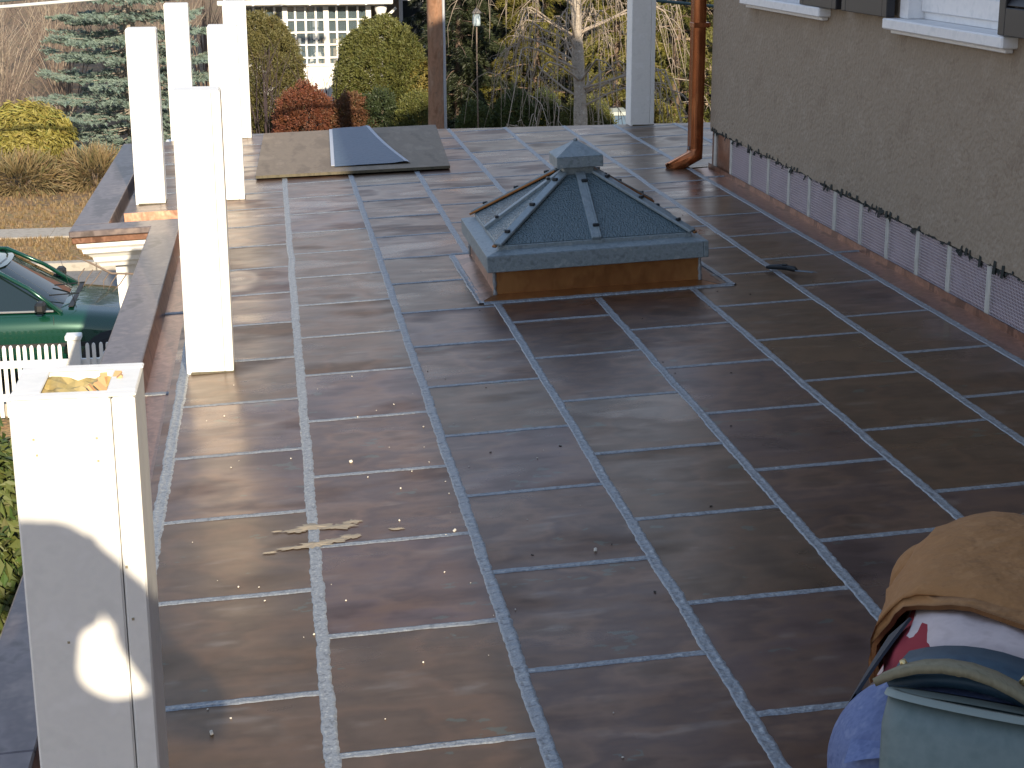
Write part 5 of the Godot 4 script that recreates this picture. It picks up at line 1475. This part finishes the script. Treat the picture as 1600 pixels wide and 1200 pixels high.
	for s in [[ankL, "boot"], [ankR, "boot"]]:
		part("boot", body_mesh([[s[0] + A * 0.02, s[0] - A * 0.04, 0.058, 0.06], [s[0] - A * 0.04 + Vector3(0, 0.012, 0), s[0] - A * 0.20 + Vector3(0, -0.014, 0), 0.052, 0.042]], 0.012, 0.03), leather, t)
	# waistband, belt, shirts, sweatshirt, jacket: each a sleeve round the trunk
	part("waistband", garment([[-0.115, .192, .148, 0.0], [-0.095, .190, .146, 0.0], [-0.075, .186, .142, 0.0]], o, A, S, U, 0.012, 0.03, 3), denim, jean)
	part("belt", garment([[-0.112, .199, .155, 0.0], [-0.098, .199, .155, 0.0], [-0.076, .195, .151, 0.0]], o, A, S, U, 0.006, 0.03, 3), leather, t)
	for k in 5:
		var a := 0.6 + k * 0.52
		var p := o - A * 0.095 + S * cos(a) * 0.200 + U * sin(a) * 0.157
		part("belt_loop", boxm(Vector3(-.006, -.004, -.024), Vector3(.006, .006, .024), 0.002, Transform3D(Basis(S * -sin(a) + U * cos(a), S * cos(a) + U * sin(a), A), p)), denim, jean)
	part("undershirt", garment([[-0.075, .178, .137, 0.0], [-0.05, .180, .139, 0.0], [-0.02, .180, .140, 0.0], [0.10, .178, .140, 0.0]], o, A, S, U, 0.006, 0.10, 11), mat(C(.62, .64, .68), 0.95), t)
	part("shirt", garment([[-0.040, .186, .140, 0.002], [0.0, .188, .146, 0.002], [0.06, .190, .148, 0.0], [0.2, .19, .15, 0.0]], o, A, S, U, 0.006, 0.12, 12), mat(C(.26, .018, .028), 0.9), t)
	part("sweatshirt", garment([[-0.020, .178, .150, -0.004], [0.01, .190, .158, 0.0], [0.05, .198, .160, 0.0], [0.12, .200, .160, 0.0], [0.25, .20, .155, 0.0]], o + S * 0.012, A, S, U, 0.010, 0.09, 13, 0.025), pale, t)
	var jk := part("jacket", garment([[0.070, .216, .168, 0.004], [0.082, .217, .170, 0.006], [0.105, .219, .171, 0.008], [0.109, .217, .169, 0.008], [0.113, .219, .171, 0.009], [0.16, .222, .172, 0.012], [0.22, .226, .176, 0.014], [0.28, .226, .174, 0.016], [0.34, .230, .176, 0.018], [0.40, .234, .174, 0.020], [0.46, .236, .168, 0.020], [0.52, .228, .150, 0.020], [0.57, .180, .120, 0.022], [0.61, .110, .092, 0.022], [0.66, .085, .080, 0.02]], o, A, S, U, 0.008, 0.075, 14, 0.095), canvas, t)
	for s in [[shL, elL, wrL], [shR, elR, wrR]]:
		part("sleeve", body_mesh([[s[0], s[1], 0.088, 0.070], [s[1], s[1].lerp(s[2], 0.85), 0.070, 0.055]], 0.014, 0.03), canvas, jk)
	# adjuster tab with brass button on the jacket's hem
	var ta := 0.62
	var tp := o + A * 0.125 + S * cos(ta) * 0.226 + U * (sin(ta) * 0.182 + 0.006)
	var tb := Basis(S * -sin(ta) + U * cos(ta), S * cos(ta) + U * sin(ta), A)
	tb = tb.orthonormalized()
	var tab := part("hem_tab", boxm(Vector3(-.050, -.002, -.018), Vector3(.034, .006, .018), 0.004, Transform3D(tb, tp)), canvas, jk)
	var st := start(); tube(st, [tp + tb.y * 0.004, tp + tb.y * 0.010], [0.010, 0.008], 12); part("button", done(st, true), brass, tab)
	st = start(); tube(st, [tp + tb.y * 0.003 + tb.x * 0.046, tp + tb.y * 0.008 + tb.x * 0.046], [0.006, 0.005], 10); part("rivet", done(st, true), steel, tab)
	# suspender strap running from the belt up under the jacket
	st = start()
	var ss := []
	for k in 7:
		var u := k / 6.0
		var a := lerpf(2.72, 2.45, u); var s := lerpf(-0.115, 0.11, u)
		var p := o + A * s + S * cos(a) * lerpf(.203, .205, u) + U * sin(a) * lerpf(.160, .162, u)
		var nrm := (S * cos(a) + U * sin(a)); var side := nrm.cross(A).normalized() * 0.026
		ss.append([p - side + nrm * 0.002, p - side + nrm * 0.007, p + side + nrm * 0.007, p + side + nrm * 0.002])
	loft(st, ss, true, -1); part("suspender", done(st), mat(C(.02, .028, .042), 0.7), t)
	# tool belt: navy back pad, webbing band and a hanging open pouch
	var tbelt := Node3D.new(); tbelt.name = "tool_belt"; t.add_child(tbelt)
	tbelt.set_meta("label", "navy leather tool belt with olive webbing and open pouch")
	st = start(); var pr := []
	for k in 13:
		var a := lerpf(2.15, 0.45, k / 12.0)
		var nrm := (S * cos(a) + U * sin(a))
		var row := []
		for s in [[-0.035, 0.0], [-0.035, 0.010], [-0.09, 0.017], [-0.165, 0.020], [-0.168, 0.004]]:
			row.append(o + A * s[0] + S * cos(a) * 0.202 + U * sin(a) * 0.158 + nrm * s[1])
		pr.append(row)
	loft(st, pr, true); part("back_pad", done(st, true), navy, tbelt)
	st = start(); pr = []
	for k in 13:
		var a := lerpf(2.15, 0.40, k / 12.0)
		var nrm := (S * cos(a) + U * sin(a))
		var row := []
		for s in [[-0.152, 0.020], [-0.150, 0.029], [-0.200, 0.042], [-0.203, 0.030]]:
			row.append(o + A * s[0] + S * cos(a) * 0.206 + U * sin(a) * 0.160 + nrm * (s[1] + 0.012 * sin(k * 0.52)))
		pr.append(row)
	loft(st, pr, true); part("webbing_band", done(st, true), webbing, tbelt)
	# pouch: open-mouthed bag behind the hips
	st = start(); var po := []
	var pin := []
	for s in [[-0.222, 1.0, .052], [-0.25, 1.02, .056], [-0.29, 0.97, .048], [-0.33, 0.80, .03]]:
		var ro := []; var ri := []
		for k in 24:
			var a := TAU * k / 24.0
			var c: Vector3 = o + A * float(s[0]) + U * (0.168 - (-0.222 - s[0]) * 1.4) + S * 0.045
			ro.append(c + S * cos(a) * 0.150 * s[1] + (U * 0.35 - A * 0.94).normalized() * sin(a) * s[2])
			ri.append(c + S * cos(a) * 0.142 * s[1] + (U * 0.35 - A * 0.94).normalized() * sin(a) * (s[2] - 0.008))
		po.append(ro); pin.append(ri)
	loft(st, [pin[2], pin[1], pin[0], po[0], po[1], po[2], po[3]]); part("pouch", done(st, true), hide, tbelt)
	st = start()
	var rimr := [[], [], [], []]
	for k in 24:
		var p: Vector3 = po[0][k]; var q: Vector3 = pin[0][k]; var ou := (p - q).normalized()
		rimr[0].append(q - ou * 0.003 - A * 0.010); rimr[1].append(q - ou * 0.003 + A * 0.008); rimr[2].append(p + ou * 0.005 + A * 0.008); rimr[3].append(p + ou * 0.005 - A * 0.012)
	loft(st, rimr); part("pouch_rim", done(st, true), mat(C(.24, .28, .25), 0.6), tbelt)
	for k in 5:
		var a := lerpf(2.0, 0.5, k / 4.0)
		var nrm := (S * cos(a) + U * sin(a))
		var p := o - A * (0.150 if k % 2 == 0 else 0.178) + S * cos(a) * 0.206 + U * sin(a) * 0.160
		st = start(); tube(st, [p + nrm * 0.030, p + nrm * 0.041], [0.007, 0.005], 8); part("rivet", done(st, true), brass if k < 3 else steel, tbelt)

func build_photographer() -> void:
	# the person taking the picture, whose shadow falls on the nearest post
	var t := thing("person", "standing photographer in a dark coat raising a small camera", "person", Vector3(-0.06, 0.0, 0.30))
	var o := -t.position
	var skin := mat(C(.42, .25, .17), 0.55); var coat := mat(C(.05, .055, .07), 0.9); var trous := mat(C(.07, .065, .06), 0.9)
	var head := o + Vector3(-0.075, 1.60, 0.185); var neck := o + Vector3(-0.07, 1.44, 0.24); var chest := o + Vector3(-0.065, 1.22, 0.27); var pel := o + Vector3(-0.06, 0.92, 0.30)
	var bones := [[pel, chest, 0.13, 0.14], [chest, neck, 0.13, 0.06], [neck, head, 0.058, 0.06]]
	bones.append_array(head_bones(head, Vector3(0, 0, -1), Vector3.UP))
	var clothes := [[pel, chest, 0.165, 0.165], [chest - Vector3(.06, 0, 0), chest + Vector3(.06, 0, 0), 0.15, 0.15], [chest, neck - Vector3(0, .04, 0), 0.14, 0.075]]
	var legs := []
	for s in [-1.0, 1.0]:
		var sh := o + Vector3(-0.065 + s * 0.175, 1.385, 0.26); var el := o + Vector3(-0.066 + s * 0.275, 1.27, 0.07); var wr := o + Vector3(-0.066 + s * 0.105, 1.545, 0.055)
		var hip := pel + Vector3(s * 0.09, -0.04, 0); var kn := o + Vector3(-0.06 + s * 0.12, 0.48, 0.28); var an := o + Vector3(-0.06 + s * 0.14, 0.075, 0.32)
		bones.append_array([[sh, el, 0.05, 0.042], [el, wr, 0.042, 0.028], [neck, sh, 0.06, 0.06], [hip, kn, 0.08, 0.058], [kn, an, 0.055, 0.042], [an, an + Vector3(s * .02, -0.03, -0.16), 0.045, 0.035]])
		bones.append_array(fingers(wr, Vector3(-s * 0.55, 0.8, 0.05).normalized(), Vector3(-s * 0.2, 0.0, -1.0).normalized() * -1.0 if s > 0 else Vector3(s * 0.2, 0, 1.0).normalized(), Vector3(-s * 0.9, 0.1, 0.25)))
		clothes.append_array([[neck - Vector3(0, .05, 0), sh, 0.075, 0.085], [sh, el, 0.075, 0.062], [el, el.lerp(wr, 0.85), 0.062, 0.05]])
		legs.append_array([[pel, hip, 0.14, 0.12], [hip, kn, 0.105, 0.08], [kn, an, 0.08, 0.065]])
		part("shoe", body_mesh([[an, an + Vector3(0, -0.03, 0.03), 0.055, 0.045], [an + Vector3(0, -0.035, 0.03), an + Vector3(s * .03, -0.04, -0.17), 0.042, 0.036]], 0.013, 0.03), coat, t)
	part("body", body_mesh(bones, 0.012, 0.03), skin, t)
	part("coat", body_mesh(clothes, 0.016, 0.05), coat, t)
	part("trousers", body_mesh(legs, 0.018, 0.04), trous, t)
	part("hair", body_mesh([[head + Vector3(0, 0.045, 0.03), head + Vector3(0, 0.03, 0.05), 0.092, 0.09]], 0.014, 0.03), mat(C(.06, .04, .025), 0.7), t)
	var c := thing("compact_camera", "small silver camera held up by the photographer", "camera", Vector3(-0.066, 1.6186, 0.062))
	part("camera_body", boxm(Vector3(-0.058, -0.036, -0.020), Vector3(0.052, 0.036, 0.022), 0.008), mat(C(.45, .46, .47), 0.35, 0.6), c)
	part("grip", boxm(Vector3(0.0525, -0.034, -0.026), Vector3(0.068, 0.032, 0.020), 0.006), mat(C(.03, .03, .03), 0.6), c)
	var st := start(); tube(st, [Vector3(0, 0, -0.0205), Vector3(0, 0, -0.036)], [0.024, 0.022], 18); part("lens", done(st, true), mat(C(.04, .04, .045), 0.2, 0.4), c)

# ------------------------------------------------------------------ scene
func _ready() -> void:
	rng.seed = 20240
	var cam := Camera3D.new(); cam.name = "camera"
	cam.projection = Camera3D.PROJECTION_PERSPECTIVE; cam.keep_aspect = Camera3D.KEEP_HEIGHT
	cam.fov = 25.99; cam.near = 0.05; cam.far = 600.0
	add_child(cam)
	cam.transform = Transform3D(Basis(Vector3(.98978, -.00371, .14257), Vector3(.04188, .96315, -.26568), Vector3(-.13633, .26893, .95346)), Vector3(-0.0664, 1.6186, 0.0))
	cam.current = true
	var env := Environment.new()
	env.background_mode = Environment.BG_SKY
	var sky := Sky.new(); var sm := ProceduralSkyMaterial.new()
	sm.sky_top_color = Color(0.47, 0.54, 0.65); sm.sky_horizon_color = Color(0.86, 0.86, 0.83); sm.sky_curve = 0.12
	sm.ground_bottom_color = Color(0.20, 0.17, 0.13); sm.ground_horizon_color = Color(0.55, 0.55, 0.52)
	sm.sky_energy_multiplier = 1.1
	sm.sun_angle_max = 0.0
	sky.sky_material = sm; env.sky = sky
	env.tonemap_mode = Environment.TONE_MAPPER_LINEAR
	env.tonemap_exposure = 1.8
	env.sdfgi_enabled = true; env.ssao_enabled = true; env.ssil_enabled = true
	var we := WorldEnvironment.new(); we.name = "environment"; we.environment = env; add_child(we)
	var sun := DirectionalLight3D.new(); sun.name = "sun"; add_child(sun)
	var az := deg_to_rad(8.3); var el := deg_to_rad(20.3)
	sun.look_at_from_position(Vector3.ZERO, Vector3(-sin(az) * cos(el), -sin(el), -cos(az) * cos(el)))
	sun.light_energy = 1.5; sun.light_color = Color(1.0, 0.93, 0.82); sun.light_angular_distance = 0.5; sun.shadow_enabled = true

	make_materials()
	build_ground()
	build_roof()
	build_house()
	build_posts()
	build_skylight()
	build_downspout()
	build_neighbour()
	build_street_furniture()
	build_plants()
	build_car()
	build_loose_things()
	build_worker()
	build_photographer()
